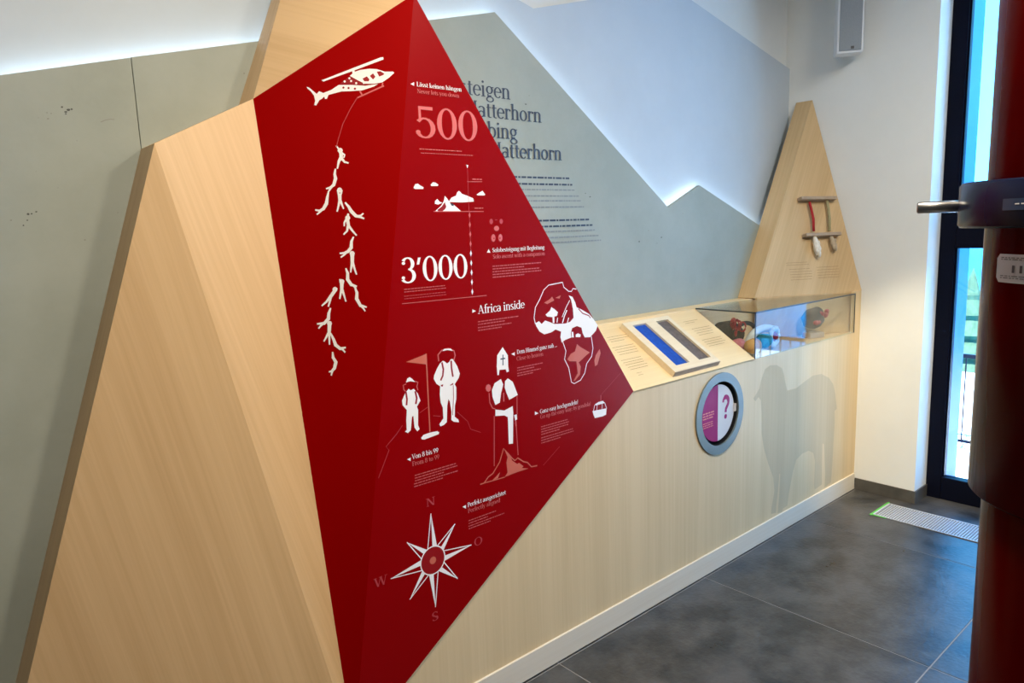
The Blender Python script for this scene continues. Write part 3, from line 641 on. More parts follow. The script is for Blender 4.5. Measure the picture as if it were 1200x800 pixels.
q.pxpoly([(275, 590), (300, 550), (330, 532), (345, 480), (370, 502), (437, 540), (410, 562), (380, 592), (357, 612), (372, 642), (366, 700), (332, 742), (318, 748), (350, 690), (340, 604), (290, 604)], SAL, o, s)
q.pxpoly([(470, 600), (480, 560), (508, 515), (515, 545), (492, 628), (475, 640)], SAL, o, s)
q.pxpoly([(108, 182), (150, 155), (165, 138), (180, 165), (130, 192)], SAL, o, s); q.pxpoly([(188, 147), (228, 128), (218, 152)], SAL, o, s)
q.build('map_print', red_r, 'white map outline with trees and animals')
# --- two walkers with a flag
q = Print(PF, R4); o = (440, 380); s = 4.444
for l in ([(15, 800), (70, 655), (55, 635), (110, 570), (140, 525)], [(230, 460), (272, 430)], [(300, 475), (338, 478)], [(425, 455), (480, 505), (495, 545), (548, 562)]): q.pxline(l, 1.6, DIM, o, s)
tag(q.build('ridge_line_print', red_r), kind='stuff')
q = Print(PF, R4); o = (500, 400); s = 8
q.pxpoly([(150, 180), (120, 210), (95, 255), (68, 320), (65, 350), (90, 395), (125, 420), (122, 500), (130, 570), (150, 620), (155, 720), (118, 775), (128, 795), (160, 782), (188, 755), (192, 600), (203, 540), (215, 560), (232, 660), (230, 735), (255, 752), (302, 757), (296, 730), (262, 705), (264, 600), (277, 540), (277, 430), (262, 400), (300, 340), (310, 300), (285, 230), (245, 165), (225, 165), (210, 192), (190, 205), (165, 185)], WHT, o, s)
q.pxline([(142, 195), (155, 260), (150, 320), (130, 365)], 6, RED, o, s); q.pxline([(228, 180), (232, 250), (245, 330)], 6, RED, o, s)
q.pxline([(248, 410), (250, 520), (243, 690)], 2.5, RED, o, s)
q.pxline([(112, 185), (105, 125), (140, 82), (200, 66), (255, 86), (266, 130), (252, 180)], 4, PNK, o, s); q.pxpoly([(145, 90), (165, 68), (225, 66), (245, 88), (195, 80)], WHT, o, s)
q.pxpoly([(130, 408), (155, 400), (150, 422), (135, 420)], RED, o, s); q.pxpoly([(215, 410), (245, 388), (250, 402), (225, 412)], RED, o, s)
q.build('tall_walker_print', red_r, 'tall white walker figure with hat')
q = Print(PF, R4); o = (460, 410); s = 7.27
q.pxpoly([(135, 330), (105, 370), (80, 430), (85, 470), (120, 510), (116, 600), (120, 680), (105, 695), (130, 706), (155, 682), (165, 570), (176, 560), (186, 660), (210, 692), (230, 672), (217, 640), (217, 510), (207, 482), (237, 430), (215, 370), (180, 330), (155, 342)], WHT, o, s)
q.pxpoly([(113, 277), (125, 242), (145, 230), (167, 245), (192, 272), (150, 265)], WHT, o, s)
q.pxline([(115, 288), (90, 300), (96, 338), (110, 352)], 3, PNK, o, s); q.pxline([(190, 265), (216, 275), (206, 310), (216, 342)], 3, PNK, o, s)
q.pxline([(113, 358), (122, 420), (118, 470)], 6, RED, o, s); q.pxline([(192, 350), (205, 410), (197, 460)], 6, RED, o, s)
q.build('small_walker_print', red_r, 'small white walker figure')
q = Print(PF, R4)
q.pxline([(285, 30), (300, 350), (318, 695)], 4.2, SAL, o, s); q.pxpoly([(115, 102), (280, 35), (286, 122)], SAL, o, s)
q.pxpoly([(243, 748), (262, 722), (320, 702), (380, 690), (397, 700), (392, 716), (330, 740), (270, 762), (248, 760)], WHT, o, s)
q.build('flag_print', red_r, 'salmon flag on a pole in a white disc')
# --- bishop on the peak
q = Print(PF, R4); o = (560, 400); s = 6.15
q.pxpoly([(140, 242), (135, 180), (138, 100), (178, 40), (215, 100), (218, 180), (223, 215), (207, 222), (200, 200), (155, 205), (150, 242)], WHT, o, s)
q.pxline([(180, 95), (180, 172)], 4, NVY, o, s); q.pxline([(162, 127), (196, 121)], 4, NVY, o, s)
q.pxpoly([(165, 270), (182, 310), (167, 370), (157, 440), (125, 457), (105, 400), (100, 350), (120, 300)], WHT, o, s)
q.pxpoly([(195, 285), (215, 265), (250, 290), (270, 340), (287, 385), (225, 420), (205, 370), (192, 330)], WHT, o, s)
q.pxline([(185, 370), (186, 432)], 4, PNK, o, s)
q.pxpoly([(125, 490), (190, 497), (250, 465), (254, 510), (252, 735), (222, 738), (215, 545), (190, 532), (125, 537)], WHT, o, s)
q.pxpoly([(75 + 20 * math.cos(i * .785), 335 + 28 * math.sin(i * .785)) for i in range(8)], PNK, o, s)
q.pxline([(80, 372), (85, 440), (105, 480), (125, 486)], 3, PNK, o, s); q.pxline([(281, 390), (282, 525)], 2.5, PNK, o, s)
q.pxpoly([(260, 530), (280, 525), (282, 560), (268, 570)], WHT, o, s); q.pxline([(272, 570), (275, 610)], 5, PNK, o, s)
q.pxline([(579, 487), (579, 546)], 2.4, PNK); q.pxline([(604.4, 493), (607, 533)], 2.6, PNK)
q.build('robed_figure_print', red_r, 'white figure in mitre and cape')
q = Print(PF, R4); o = (560, 520); s = 15
q.pxline([(40, 710), (110, 685), (180, 580), (260, 520), (380, 320), (450, 80), (540, 180), (600, 250), (650, 290), (700, 245), (800, 310), (870, 325), (940, 400), (1040, 380)], 4, SAL, o, s)
q.pxpoly([(465, 95), (560, 200), (600, 290), (690, 352), (720, 330), (800, 390), (770, 422), (890, 430), (700, 490), (580, 535), (470, 582), (520, 500), (500, 330), (520, 230)], SAL, o, s)
q.pxpoly([(250, 642), (320, 570), (390, 490), (350, 602)], SAL, o, s); q.pxline([(110, 685), (240, 650), (470, 582)], 3, SAL, o, s)
q.pxline([(636.5, 545), (655.6, 523)], 1.4, DIM)
q.build('small_peak_print', red_r, 'salmon mountain peak')
# --- cable car
q = Print(PF, R4); o = (620, 455); s = 11.43
q.pxpoly([(848, 302), (1037, 265), (1030, 350), (985, 372), (880, 397), (860, 350)], WHT, o, s)
q.pxpoly([(880, 212), (930, 180), (990, 165), (1012, 195), (890, 228)], WHT, o, s)
for l in ([(878, 220), (860, 302)], [(1010, 188), (1038, 268)], [(912, 212), (905, 292)], [(978, 200), (976, 275)]): q.pxline(l, 2.6, WHT, o, s)
q.pxline([(960, 170), (960, 88)], 3, PNK, o, s); q.pxline([(704.6, 462), (727, 437)], 1.3, DIM)
q.build('cable_car_print', red_r, 'white cable car cabin')
# --- compass rose
q = Print(PF, R4); cx, cy = 352, 408; o = (450, 590); s = 6.155
C2 = PF.uv(o[0] + cx / s, o[1] + cy / s)
ra = PF.uv(o[0] + 268 / s, o[1] + 420 / s); rb = PF.uv(o[0] + 438 / s, o[1] + 395 / s); r0 = math.hypot(rb[0] - ra[0], rb[1] - ra[1]) / 2
tips = [PF.uv(o[0] + x / s, o[1] + y / s) for x, y in ((338, 70), (512, 145), (630, 297), (530, 540), (370, 745), (185, 690), (48, 540), (165, 278))]
for i, t in enumerate(tips):
    a = math.atan2(t[1] - C2[1], t[0] - C2[0]); h = .40 if i % 2 == 0 else .36
    pt = lambda w, rr=r0: (C2[0] + rr * math.cos(a + w), C2[1] + rr * math.sin(a + w))
    sgn = -1 if i in (0, 7, 1, 2) else -1
    q.poly([t, pt(sgn * h), pt(0)], WHT)
    q.line([t, pt(-sgn * h)], .0032, WHT); q.line([pt(-sgn * h), pt(0)], .003, WHT)
n = 30
q.line([(C2[0] + r0 * math.cos(6.2832 * i / n), C2[1] + r0 * math.sin(6.2832 * i / n)) for i in range(n + 1)], .005, WHT)
q.circle(C2, r0 * .97, RED, 30); q.circle(C2, r0 * .27, SAL, 16)
for ch, a, b, h in (('N', (499.3, 594), (510.3, 591), 9.5), ('O', (555.6, 640.3), (565.3, 637.5), 9.5), ('S', (506, 728.5), (514, 726.3), 10.5), ('W', (438.5, 689), (454, 684), 11)): q.pxtext(ch, a, b, h, DIM)
q.build('compass_print', red_r, 'white eight-pointed compass rose')

# ================================================================== THE LOW CABINET
cab = empty('display_cabinet', (2.6, 2.0, 0), 'long low maple cabinet with sloping top and pale plinth beside the red mountain', 'cabinet')
YP = YF + .006
DC, DR = Vec((2.746, 0, .746)), .150
outer = [(.856, .1), (XR, .1), (XR, 1.188), (4.085, 1.188), (4.085, .957), (2.08, .957)]
import bmesh
def panel_with_hole(name, outer, c, r, y, t, mat, parent):
    """front board with a real round cut-out"""
    bm = bmesh.new(); n = 48; w0 = WL[parent.name]
    vo = [bm.verts.new(Vec((x, y, z)) - w0) for x, z in outer]
    vi = [bm.verts.new(Vec((c.x + r * math.cos(6.28318 * i / n), y, c.z + r * math.sin(6.28318 * i / n))) - w0) for i in range(n)]
    ed = [bm.edges.new((vo[i], vo[(i + 1) % len(vo)])) for i in range(len(vo))] + [bm.edges.new((vi[i], vi[(i + 1) % n])) for i in range(n)]
    bmesh.ops.triangle_fill(bm, edges=ed, use_beauty=True, use_dissolve=False, normal=(0, -1, 0))
    ex = bmesh.ops.extrude_face_region(bm, geom=bm.faces[:])
    bmesh.ops.translate(bm, verts=[v for v in ex['geom'] if isinstance(v, bmesh.types.BMVert)], vec=(0, t, 0))
    bmesh.ops.recalc_face_normals(bm, faces=bm.faces[:])
    me = bpy.data.meshes.new(name); bm.to_mesh(me); bm.free(); me.materials.append(mat)
    o = bpy.data.objects.new(name, me); COL.objects.link(o); o.parent = parent; WL[o.name] = w0
    return o
front = panel_with_hole('front_panel', outer, DC, DR, YP, .018, M['wood_v'], cab)
MB().box((.86, YF - .002, .004), (XR - .009, YF + .030, .1)).build('plinth', M['plinth'], cab, 'pale wooden plinth', bevel=.0015)
ds = MB().prism([(1.3, YF, .957), (3.027, YF, .957), (3.027, 2.10, 1.172), (1.3, 2.10, 1.172)], (0, .010, -.016)).build('desk_top', M['wood_desk_lit'], cab, 'sloping maple desk top with brown print')
MB().box((1.3, 2.10, 1.154), (3.60, YC - .001, 1.178)).build('back_ledge', M['wood_desk_lit'], cab, bevel=.001)
MB().box((3.031, YP + .019, .935), (4.165, 2.11, .953)).build('case_floor', M['wood_x'], cab)
MB().box((3.031, 2.106, .953), (3.60, 2.118, 1.153)).build('case_back', M['wood_x'], cab)
MB().box((3.012, YP + .02, .60), (3.026, 2.17, .94)).build('divider', M['wood_x'], cab)
MB().prism([(3.027, YP, .955), (3.027, 2.098, .955), (3.027, 2.098, 1.16)], (.004, 0, 0)).build('case_cheek', M['wood_x'], cab)
q = Print(PCAB, [M['sheep']], .0004); o = (800, 420); s = 4
q.pxpoly([(385, 50), (410, 32), (440, 30), (465, 45), (475, 75), (480, 110), (490, 150), (530, 140), (575, 105), (610, 80), (650, 72), (685, 90), (705, 120), (715, 165), (722, 235), (712, 245), (712, 300), (706, 400), (701, 500), (695, 580), (665, 602), (668, 540), (662, 400), (655, 398), (652, 480), (652, 590), (618, 614), (616, 590), (620, 480), (612, 442), (590, 432), (560, 445), (532, 475), (516, 530), (505, 590), (496, 640), (490, 690), (470, 702), (465, 720), (445, 724), (452, 640), (457, 540), (453, 540), (446, 620), (438, 690), (438, 722), (414, 728), (416, 700), (430, 620), (425, 560), (400, 490), (380, 420), (370, 350), (370, 260), (366, 195), (355, 180), (341, 200), (331, 188), (345, 165), (360, 140), (368, 100)], 0, o, s)
q.build('sheep_print', front, 'grey life-size sheep silhouette')
q = Print(PD, [M['p_brown']], .0004)
q.pxrows((711, 396), (737, 391), 3, 3.0, 2.5, 0, 21, .6); q.pxrows((718, 408), (743, 403.5), 4, 3.2, 2.5, 0, 22, .9)
q.pxrows((728, 423), (752, 418.5), 5, 3.2, 2.5, 0, 23, .9); q.pxrows((746, 437.5), (752, 436), 2, 3, 2.0, 0, 24, .9)
q.pxrows((801, 377.5), (819, 374.3), 2, 2.4, 2.5, 0, 25, .6); q.pxrows((811, 386), (832, 382), 4, 2.9, 2.5, 0, 26, .8); q.pxrows((823, 399), (846, 394.5), 4, 2.9, 2.5, 0, 27, .8)
tag(q.build('desk_print', ds), kind='stuff')

# question wheel set into the cabinet front
qw = empty('question_wheel', (DC.x, YF, DC.z), 'round magenta and white question disc in a blue-grey ring, set in the cabinet front', 'wheel')
def annulus(mb, c, r0, r1, y0, y1, n=56, mi=0):
    V = []; F = []
    for k in range(n):
        w = 6.283185 * k / n
        for r, y in ((r1, y1), (r1, y0), (r0, y0), (r0, y1)): V.append((c.x + r * math.cos(w), y, c.z + r * math.sin(w)))
    for k in range(n):
        a, b = k * 4, ((k + 1) % n) * 4
        for j in range(4): F.append((a + j, a + (j + 1) % 4, b + (j + 1) % 4, b + j))
    return mb.add(V, F, mi, False)
annulus(MB(), DC, .1475, .188, YF - .002, YP).build('ring', M['ring'], qw, 'blue-grey ring')
mb = MB(); nn = 48
mb.add([(DC.x + .1485 * math.cos(6.2832 * i / nn), y, DC.z + .1485 * math.sin(6.2832 * i / nn)) for y in (YP, YP + .07) for i in range(nn)],
       [[i, (i + 1) % nn, nn + (i + 1) % nn, nn + i] for i in range(nn)] + [list(range(nn, 2 * nn))], 0)
mb.build('recess', M['black'], qw)
def half(a0, a1, name, mat, label):
    n = 28; y0, y1 = YP + .008, YP + .016; R_ = .131
    pts = [(DC.x + R_ * math.cos(a0 + (a1 - a0) * i / n), y0, DC.z + R_ * math.sin(a0 + (a1 - a0) * i / n)) for i in range(n + 1)]
    return MB().prism(pts, (0, y1 - y0, 0)).build(name, mat, qw, label)
hl = half(math.pi / 2, 1.5 * math.pi, 'disc_half', M['magenta'], 'magenta half with pale print'); hr = half(-math.pi / 2, math.pi / 2, 'disc_half', M['disc_white'], 'white half with purple question mark')
MB().box((DC.x - .1475, YP + .004, DC.z - .018), (DC.x - .128, YP + .026, DC.z + .018)).build('pivot_tab', M['disc_white'], qw, bevel=.002)
MB().box((DC.x + .128, YP + .004, DC.z - .018), (DC.x + .1475, YP + .026, DC.z + .018)).build('pivot_tab', M['disc_white'], qw, bevel=.002)
PQ = Plane((DC.x, YP + .008, DC.z), (0, -1, 0))
q = Print(PQ, [M['magenta']], .0005); 
a_ = [(.062 + .022 * math.cos(w), .040 + .024 * math.sin(w)) for w in [math.radians(175 - i * 22) for i in range(11)]] + [(.064, .008), (.062, -.008)]
q.line(a_, [.015] * 3 + [.022] * 5 + [.018] * 5, 0); q.circle((.062, -.028), .0115, 0, 12); q.build('question_mark', hr)
q = Print(PQ, [M['p_pink']], .0005)
for i in range(3): q.rows(-.118, -.028, .012 - i * .012, .006, 60 + i, 0, .95)
for i in range(3): q.rows(-.118, -.028, -.032 - i * .010, .004, 70 + i, 0, .9)
tag(q.build('disc_print', hl), kind='stuff')

# sample tray lying on the desk
n_ = PD.n; tx = Vec((1, 0, 0)); ty = PD.y
tray = empty('sample_tray', PD.hit(788, 404), 'pale wooden tray with blue and grey felt strips on the sloping desk', 'tray')
def dpt(px, py, h=0): return PD.hit(px, py) + n_ * h
th = .026
PDT = Plane(DF + PD.n * th, PD.n)
x0 = PDT.hit(760, 407.2).x; x1 = PDT.hit(844, 422.5).x; va = PDT.uv(790.8, 436)[1]; vb = PDT.uv(731, 378.3)[1]
def T3(x, v, h): return PD.p + PD.x * (x - PD.p.x) * (1 if PD.x.x > 0 else -1) + PD.y * v + n_ * h
def slab(mb, xa, xb, v0, v1, h0, h1): return mb.prism([T3(xa, v0, h0), T3(xb, v0, h0), T3(xb, v1, h0), T3(xa, v1, h0)], n_ * (h1 - h0))
sl = [(PDT.hit(792.5, 427.8).x, PDT.hit(807.5, 423.3).x), (PDT.hit(820, 421.7).x, PDT.hit(833, 417.5).x)]; sv0, sv1 = va + .034, PDT.uv(743.3, 380.8)[1]
fr = MB()
xs = [x0, sl[0][0], sl[0][1], sl[1][0], sl[1][1], x1]
for xa, xb in ((xs[0], xs[1]), (xs[2], xs[3]), (xs[4], xs[5])): slab(fr, xa, xb, va, vb, .0005, th)
for xa, xb in ((xs[1], xs[2]), (xs[3], xs[4])): slab(fr, xa, xb, va, sv0, .0005, th); slab(fr, xa, xb, sv1, vb, .0005, th)
M['tray'] = wood('pale_tray_wood', (.86, .74, .54, 1), (.78, .64, .43, 1), (1, 0, 0), .5)
fr.build('frame', M['tray'], tray)
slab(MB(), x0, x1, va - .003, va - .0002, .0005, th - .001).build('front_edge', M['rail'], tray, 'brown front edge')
slab(MB(), sl[0][0], sl[0][1], sv0, sv1, .0005, .016).build('felt_strip', M['blue_felt'], tray, 'blue felt strip')
slab(MB(), sl[1][0], sl[1][1], sv0, sv1, .0005, .016).build('felt_strip', M['grey_felt'], tray, 'grey felt strip')

# glass case let into the cabinet
gc = empty('glass_case', (3.5, 1.9, .957), 'clear glass case over textiles at the right end of the cabinet', 'case')
ZG = 1.172
MB().box((3.031, YF, .955), (4.083, YF + .005, ZG)).build('front_pane', M['glass'], gc)
MB().prism([(3.031, YF + .006, .957), (3.031, YF + .006, ZG), (3.031, 2.098, ZG)], (.005, 0, 0)).build('side_pane', M['glass'], gc)
MB().prism([(3.031, YF, ZG), (4.083, YF, ZG), (4.083, 1.812, ZG), (3.556, 2.078, ZG), (3.5, 2.098, ZG), (3.031, 2.098, ZG)], (0, 0, .006)).build('top_pane', M['glass'], gc)
e = MB(); sw = .004
e.box((3.029, YF - .001, .955), (3.029 + sw, YF + sw, ZG + .007)); e.box((3.029, YF - .001, ZG), (4.085, YF + .003, ZG + .007))
e.box((3.029, YF, ZG), (3.029 + .005, 2.099, ZG + .007)); e.box((4.081, YF - .001, .955), (4.085, YF + .003, ZG + .007))
e.build('dark_edging', M['seal'], gc)

# ================================================================== CORNER PEAK PANEL
cp = empty('corner_peak', (4.0, 2.0, 1.18), 'slim maple peak panel in the corner behind the glass case', 'panel')
M['wood_ct'] = wood('maple_veneer_corner', (.66, .475, .26, 1), (.55, .38, .195, 1), (TA - TL), .5, .25)
tf_ = MB().prism([TA, TR, TL], (0, .012, 0)).build('front_board', M['wood_ct'], cp)
MB().prism([TA + Vec((0, .0125, 0)), TL + Vec((0, .0125, 0)), Vec((TL.x, YC - .001, TL.z)), Vec((TA.x, YC + .008, TA.z))], (.006, 0, -.004)).build('side_board', M['wood_ct'], cp)
MB().prism([(TL.x + .01, TL.y - .008, .955), (4.13, 1.791, .955), (4.13, 1.791, 1.187), (TL.x + .01, TL.y - .008, 1.187)], (0, .012, 0)).build('lower_board', M['wood_ct'], cp)
q = Print(PT, [M['p_brown']], .0004)
q.pxrows((921, 308.5), (949, 306), 2, 2.6, 2.4, 0, 31, .95); q.pxrows((925, 316), (952, 313.5), 5, 3.1, 2.4, 0, 32, .9); q.pxrows((957, 313.5), (984, 311.3), 5, 3.1, 2.4, 0, 33, .9)
tag(q.build('panel_print', tf_), kind='stuff')
# rails with cords
tn = PT.n; txx = PT.x
rk = empty('cord_rack', PT.hit(955, 255), 'two short greyed oak rails fixed to the corner peak panel', 'rack')
def rail(pa, pb):
    a, b = PT.hit(*pa), PT.hit(*pb); d = (b - a).normalized(); c = (a + b) / 2
    return MB().obox(c + tn * .022, d * (b - a).length / 2, PT.y * .009, tn * .021).build('rail', M['rail'], rk, bevel=.002)
rail((934, 234.5), (975.5, 234)); rail((939.5, 277), (980.5, 275.5))
def cord(name, pts, mat, tuft, tm, label, lt):
    P3 = [PT.hit(*p_) + tn * .024 for p_ in pts]
    root = empty(name, P3[-1], label, 'cord', 'cords on the corner rack')
    MB().tube(P3, .0075, 10).build('cord', mat, root)
    mb = MB(); c = [PT.hit(*p_) + tn * .026 for p_ in tuft]
    mb.tube(c, lt, 10)
    for i in range(14):
        r_ = random.Random(i); a = c[min(1 + i // 6, len(c) - 1)]; m_ = c[-1]
        t_ = a.lerp(m_, r_.random()); off = PT.x * r_.uniform(-1, 1) * lt[1] * .8 + tn * r_.uniform(-.2, 1) * lt[1] * .9 
        mb.blob(t_ + off, (.008, .008, .016), 8, 0, .3, i)
    mb.build('tuft', tm, root)
cord('wool_cord', [(945.5, 238), (947.5, 246), (950, 258), (950.5, 272)], M['cord_red'], [(951, 278), (952.5, 285), (954.5, 293), (955, 300)], M['fleece'], 'red cord with a white fleece tuft on the oak rails', [.008, .017, .021, .010])
cord('wool_cord', [(965.5, 234), (967.5, 246), (969, 258), (968.5, 272)], M['cord_olive'], [(970, 278), (972, 283), (974, 290), (974, 293)], M['fleece_b'], 'olive cord with a short brown fleece tuft on the oak rails', [.008, .015, .014, .008])

# ================================================================== THINGS INSIDE THE GLASS CASE
def cloth_roll(name, label, cat, pts, r, mat, extra=None, group='textiles in the glass case', n=14):
    root = empty(name, pts[0], label, cat, group)
    MB().tube(pts, r, n).build('body', mat, root)
    if extra: extra(root)
    return root
zf = .954
def loops(root, c, mat, k, rad, seed=1):
    r_ = random.Random(seed)
    for i in range(k):
        cc = Vec(c) + Vec((r_.uniform(-.035, .035), r_.uniform(-.02, .01), r_.uniform(-.015, .03))); ax = r_.uniform(0, 3.14)
        pts = [cc + Vec((rad * math.cos(w) * math.cos(ax), rad * .5 * math.cos(w) * math.sin(ax) - .01, rad * math.sin(w))) for w in [j * .5236 for j in range(13)]]
        MB().tube(pts, .0045, 6, cap=False).build('loop', mat, root)
cloth_roll('black_bundle', 'black textile bundle with red cord loops at the left end of the glass case', 'bundle',
           [(3.10, 2.03, zf + .075), (3.14, 2.02, zf + .085), (3.20, 2.0, zf + .085), (3.25, 1.98, zf + .07)], [.03, .062, .066, .035], M['cl_black'], lambda r: loops(r, (3.16, 1.955, 1.075), M['cl_red'], 7, .024))
def curve_pts(c, rx, rz, a0, a1, y1=0, n=12): return [(c[0] + rx * math.cos(a0 + (a1 - a0) * i / n), c[1] + y1 * i / n, c[2] + rz * math.sin(a0 + (a1 - a0) * i / n)) for i in range(n + 1)]
cloth_roll('white_band', 'curved cream textile band arching out of the black bundle', 'band', curve_pts((3.31, 1.895, .985), .13, .075, math.pi * .98, .35, -.02), [.012] + [.02] * 11 + [.012], M['cl_white'])
cloth_roll('black_strap', 'black strap arched above the cream band', 'strap', curve_pts((3.24, 1.96, .985), .12, .105, math.pi, .2, -.02), .011, M['cl_black'])
cloth_roll('pink_cloth', 'pink folded cloth under the cream band', 'cloth', [(3.07, 1.905, zf + .03), (3.10, 1.91, zf + .042), (3.135, 1.915, zf + .04), (3.16, 1.92, zf + .025)], [.012, .032, .034, .015], M['cl_pink'])
cloth_roll('ochre_cloth', 'crumpled ochre cloth at the front left corner of the glass case', 'cloth', [(3.055, 1.80, zf + .03), (3.08, 1.815, zf + .05), (3.12, 1.825, zf + .045), (3.16, 1.83, zf + .03)], [.015, .036, .04, .02], M['cl_orange'])
def rosette(root):
    for i in range(12):
        w = i * 6.283 / 12; MB().blob((3.33 + .036 * math.cos(w), 1.835, 1.02 + .042 * math.sin(w)), (.015, .01, .016), 8, 0, .2, i).build('petal', M['cl_white'], root)
    MB().blob((3.33, 1.828, 1.02), (.016, .012, .018), 10).build('centre', M['cl_red'], root)
cloth_roll('rosette', 'round cream and pink rosette standing behind the front glass', 'rosette', [(3.33, 1.85, 1.02), (3.33, 1.838, 1.02)], [.036, .036], M['cl_pink'], rosette, n=20)
MB().tube([(3.33, 1.846, zf), (3.33, 1.846, .99)], .006, 8).build('pin', M['alu'], bpy.data.objects['rosette'])
cloth_roll('teal_cloth', 'teal rolled cloth beside the rosette', 'cloth', [(3.21, 1.84, zf + .04), (3.24, 1.845, zf + .055), (3.265, 1.85, zf + .05), (3.28, 1.85, zf + .03)], [.015, .038, .04, .02], M['cl_teal'])
def knit(root):
    for i in range(7):
        r_ = random.Random(i + 50); MB().blob((3.80 + r_.uniform(-.05, .06), 1.832 + r_.uniform(-.012, .0), 1.07 + r_.uniform(-.04, .05)), (.016, .014, .014), 8, 0, .3, i).build('red_knot', M['cl_red'], root)
cloth_roll('dark_pouch', 'dark pouch with red knots at the right half of the glass case', 'pouch', [(3.77, 1.875, zf + .06), (3.785, 1.872, zf + .09), (3.815, 1.868, zf + .115), (3.85, 1.86, zf + .15)], [.03, .056, .058, .025], M['cl_black'], knit)
MB().prism([(3.74, 1.85, zf), (3.84, 1.82, zf), (3.85, 1.88, zf), (3.76, 1.91, zf)], (0, 0, .03)).build('stand_block', M['rail'], bpy.data.objects['dark_pouch'], bevel=.003)

# ================================================================== FLOOR GRATE
gx0, gx1, gy0, gy1 = 3.858, 4.070, -.45, 1.530
gr = empty('floor_grate', (3.96, .54, 0), 'long pale metal grate in the dark floor by the window', 'grate')
MB().box((gx0, gy0, .0003), (gx1, gy1, .0012)).build('pan', M['pan'], gr)
e = MB(); w = .008
e.box((gx0, gy0, .0003), (gx0 + w, gy1, .005)); e.box((gx1 - w, gy0, .0003), (gx1, gy1, .005)); e.box((gx0 + w, gy0, .0003), (gx1 - w, gy0 + w, .005)); e.box((gx0 + w, gy1 - w, .0003), (gx1 - w, gy1, .005))
e.build('rim', M['grate'], gr)
e = MB(); k = int((gy1 - gy0 - 2 * w) / .013)
for i in range(1, k): y = gy0 + w + i * .013; e.box((gx0 + w, y - .0022, .0012), (gx1 - w, y + .0022, .0042))
for i in range(1, 12): x = gx0 + w + i * (gx1 - gx0 - 2 * w) / 12; e.box((x - .0016, gy0 + w, .0012), (x + .0016, gy1 - w, .0038))
tag(e.build('grid_bars', M['grate'], gr), kind='stuff')
e = MB(); e.box((gx0 - .012, gy1 + .001, .0003), (gx1 + .02, gy1 + .012, .003)); e.box((gx0 - .006, gy1 - .07, .0003), (gx0 - .0005, gy1, .003)); e.build('green_strip', M['green'], gr, 'bright green edge strip')

# ================================================================== WALL LOUDSPEAKER
sp_r = CAM + ray(1011.5, 60.5) * ((4.06 - CAM.x) / ray(1011.5, 60.5).x)
e_ = Vec((-.57, .82, 0)).normalized(); nf = Vec((-.82, -.57, 0)).normalized()
def project(P):
    v = P - CAM; w = v.dot(FWD); return 600 + FPX * v.dot(CR) / w
lo, hi = .02, .5
for _ in range(40):
    mid = (lo + hi) / 2
    if project(sp_r + e_ * mid) > 980.5: lo = mid
    else: hi = mid
SW = lo; SH = .55
spk = empty('wall_speaker', sp_r + e_ * SW / 2, 'narrow grey-fronted white loudspeaker angled high on the right wall', 'speaker')
c = sp_r + e_ * SW / 2 + Vec((0, 0, SH / 2))
MB().obox(c - nf * .05, e_ * SW / 2, nf * .05, Vec((0, 0, SH / 2))).build('case', M['sp_white'], spk, bevel=.006)
MB().obox(c + nf * .003, e_ * (SW / 2 - .010), nf * .003, Vec((0, 0, SH / 2 - .011))).build('grille', M['sp_grey'], spk, bevel=.002)
MB().obox(sp_r + e_ * SW * .42 + Vec((0, 0, .026)) + nf * .007, e_ * .008, nf * .001, Vec((0, 0, .007))).build('badge', M['black'], spk)
bk = c - nf * .1
MB().tube([bk, Vec((XR, bk.y + .02, bk.z))], .012, 10).build('bracket', M['sp_white'], spk)

# ================================================================== RED COLUMN IN THE FOREGROUND
CC = Vec((1.2364, .1837, 0)); RS, RT, RC = .160, .1415, .1936
rc = empty('red_column', CC, 'dark red round column with a dark blue collar in the right foreground', 'column')
MB().lathe([(RT, 0), (RT, CEIL)], CC, 72).build('tube', M['col_red'], rc)
MB().lathe([(RT, 1.196), (RS - .004, 1.196), (RS, 1.200), (RS, 2.9), (RS - .004, 2.904), (RT, 2.904)], CC, 72).build('sleeve', M['col_red'], rc)
z0, z1 = 1.580, 1.642
col = MB().lathe([(RS, z0), (RC - .003, z0), (RC, z0 + .004), (RC, z1 - .004), (RC - .003, z1), (RS, z1)], CC, 72).build('collar', M['collar'], rc, 'glossy dark blue collar')
az = math.radians(72.64); tcol = Vec((math.sin(az), math.cos(az), 0)); perp = Vec((-math.cos(az), math.sin(az), 0))
pb = tcol * math.sqrt(1.25 ** 2 - RC ** 2) + Vec((0, 0, 1.611))
pinl = .052
MB().tube([pb - perp * .03, pb + perp * (pinl - .002), pb + perp * pinl], [.0085, .0085, .007], 16).build('pin', M['alu'], col, 'metal pin')
def on_cyl(px, py, R_):
    d = ray(px, py); a = d.x ** 2 + d.y ** 2; o_ = CAM - CC; b = 2 * (d.x * o_.x + d.y * o_.y); c_ = o_.x ** 2 + o_.y ** 2 - R_ ** 2
    t = (-b - math.sqrt(max(b * b - 4 * a * c_, 0))) / (2 * a); P = CAM + d * t; return math.atan2(P.y - CC.y, P.x - CC.x), P.z
def patch(R_, a0, a1, z0, z1, name, mat, parent, n=12):
    a = [a0 + (a1 - a0) * i / n for i in range(n + 1)]
    V = [(CC.x + R_ * math.cos(w), CC.y + R_ * math.sin(w), z) for z in (z0, z1) for w in a]
    return MB().add(V, [(i, i + 1, n + 2 + i, n + 1 + i) for i in range(n)], 0, True).build(name, mat, parent)
a0, zt = on_cyl(1170, 297, RS); _, zb = on_cyl(1170, 330, RS); a1 = a0 + .50
lb = MB(); nseg = 14; rr = .006
ang = lambda w: rr / RS
prof = []
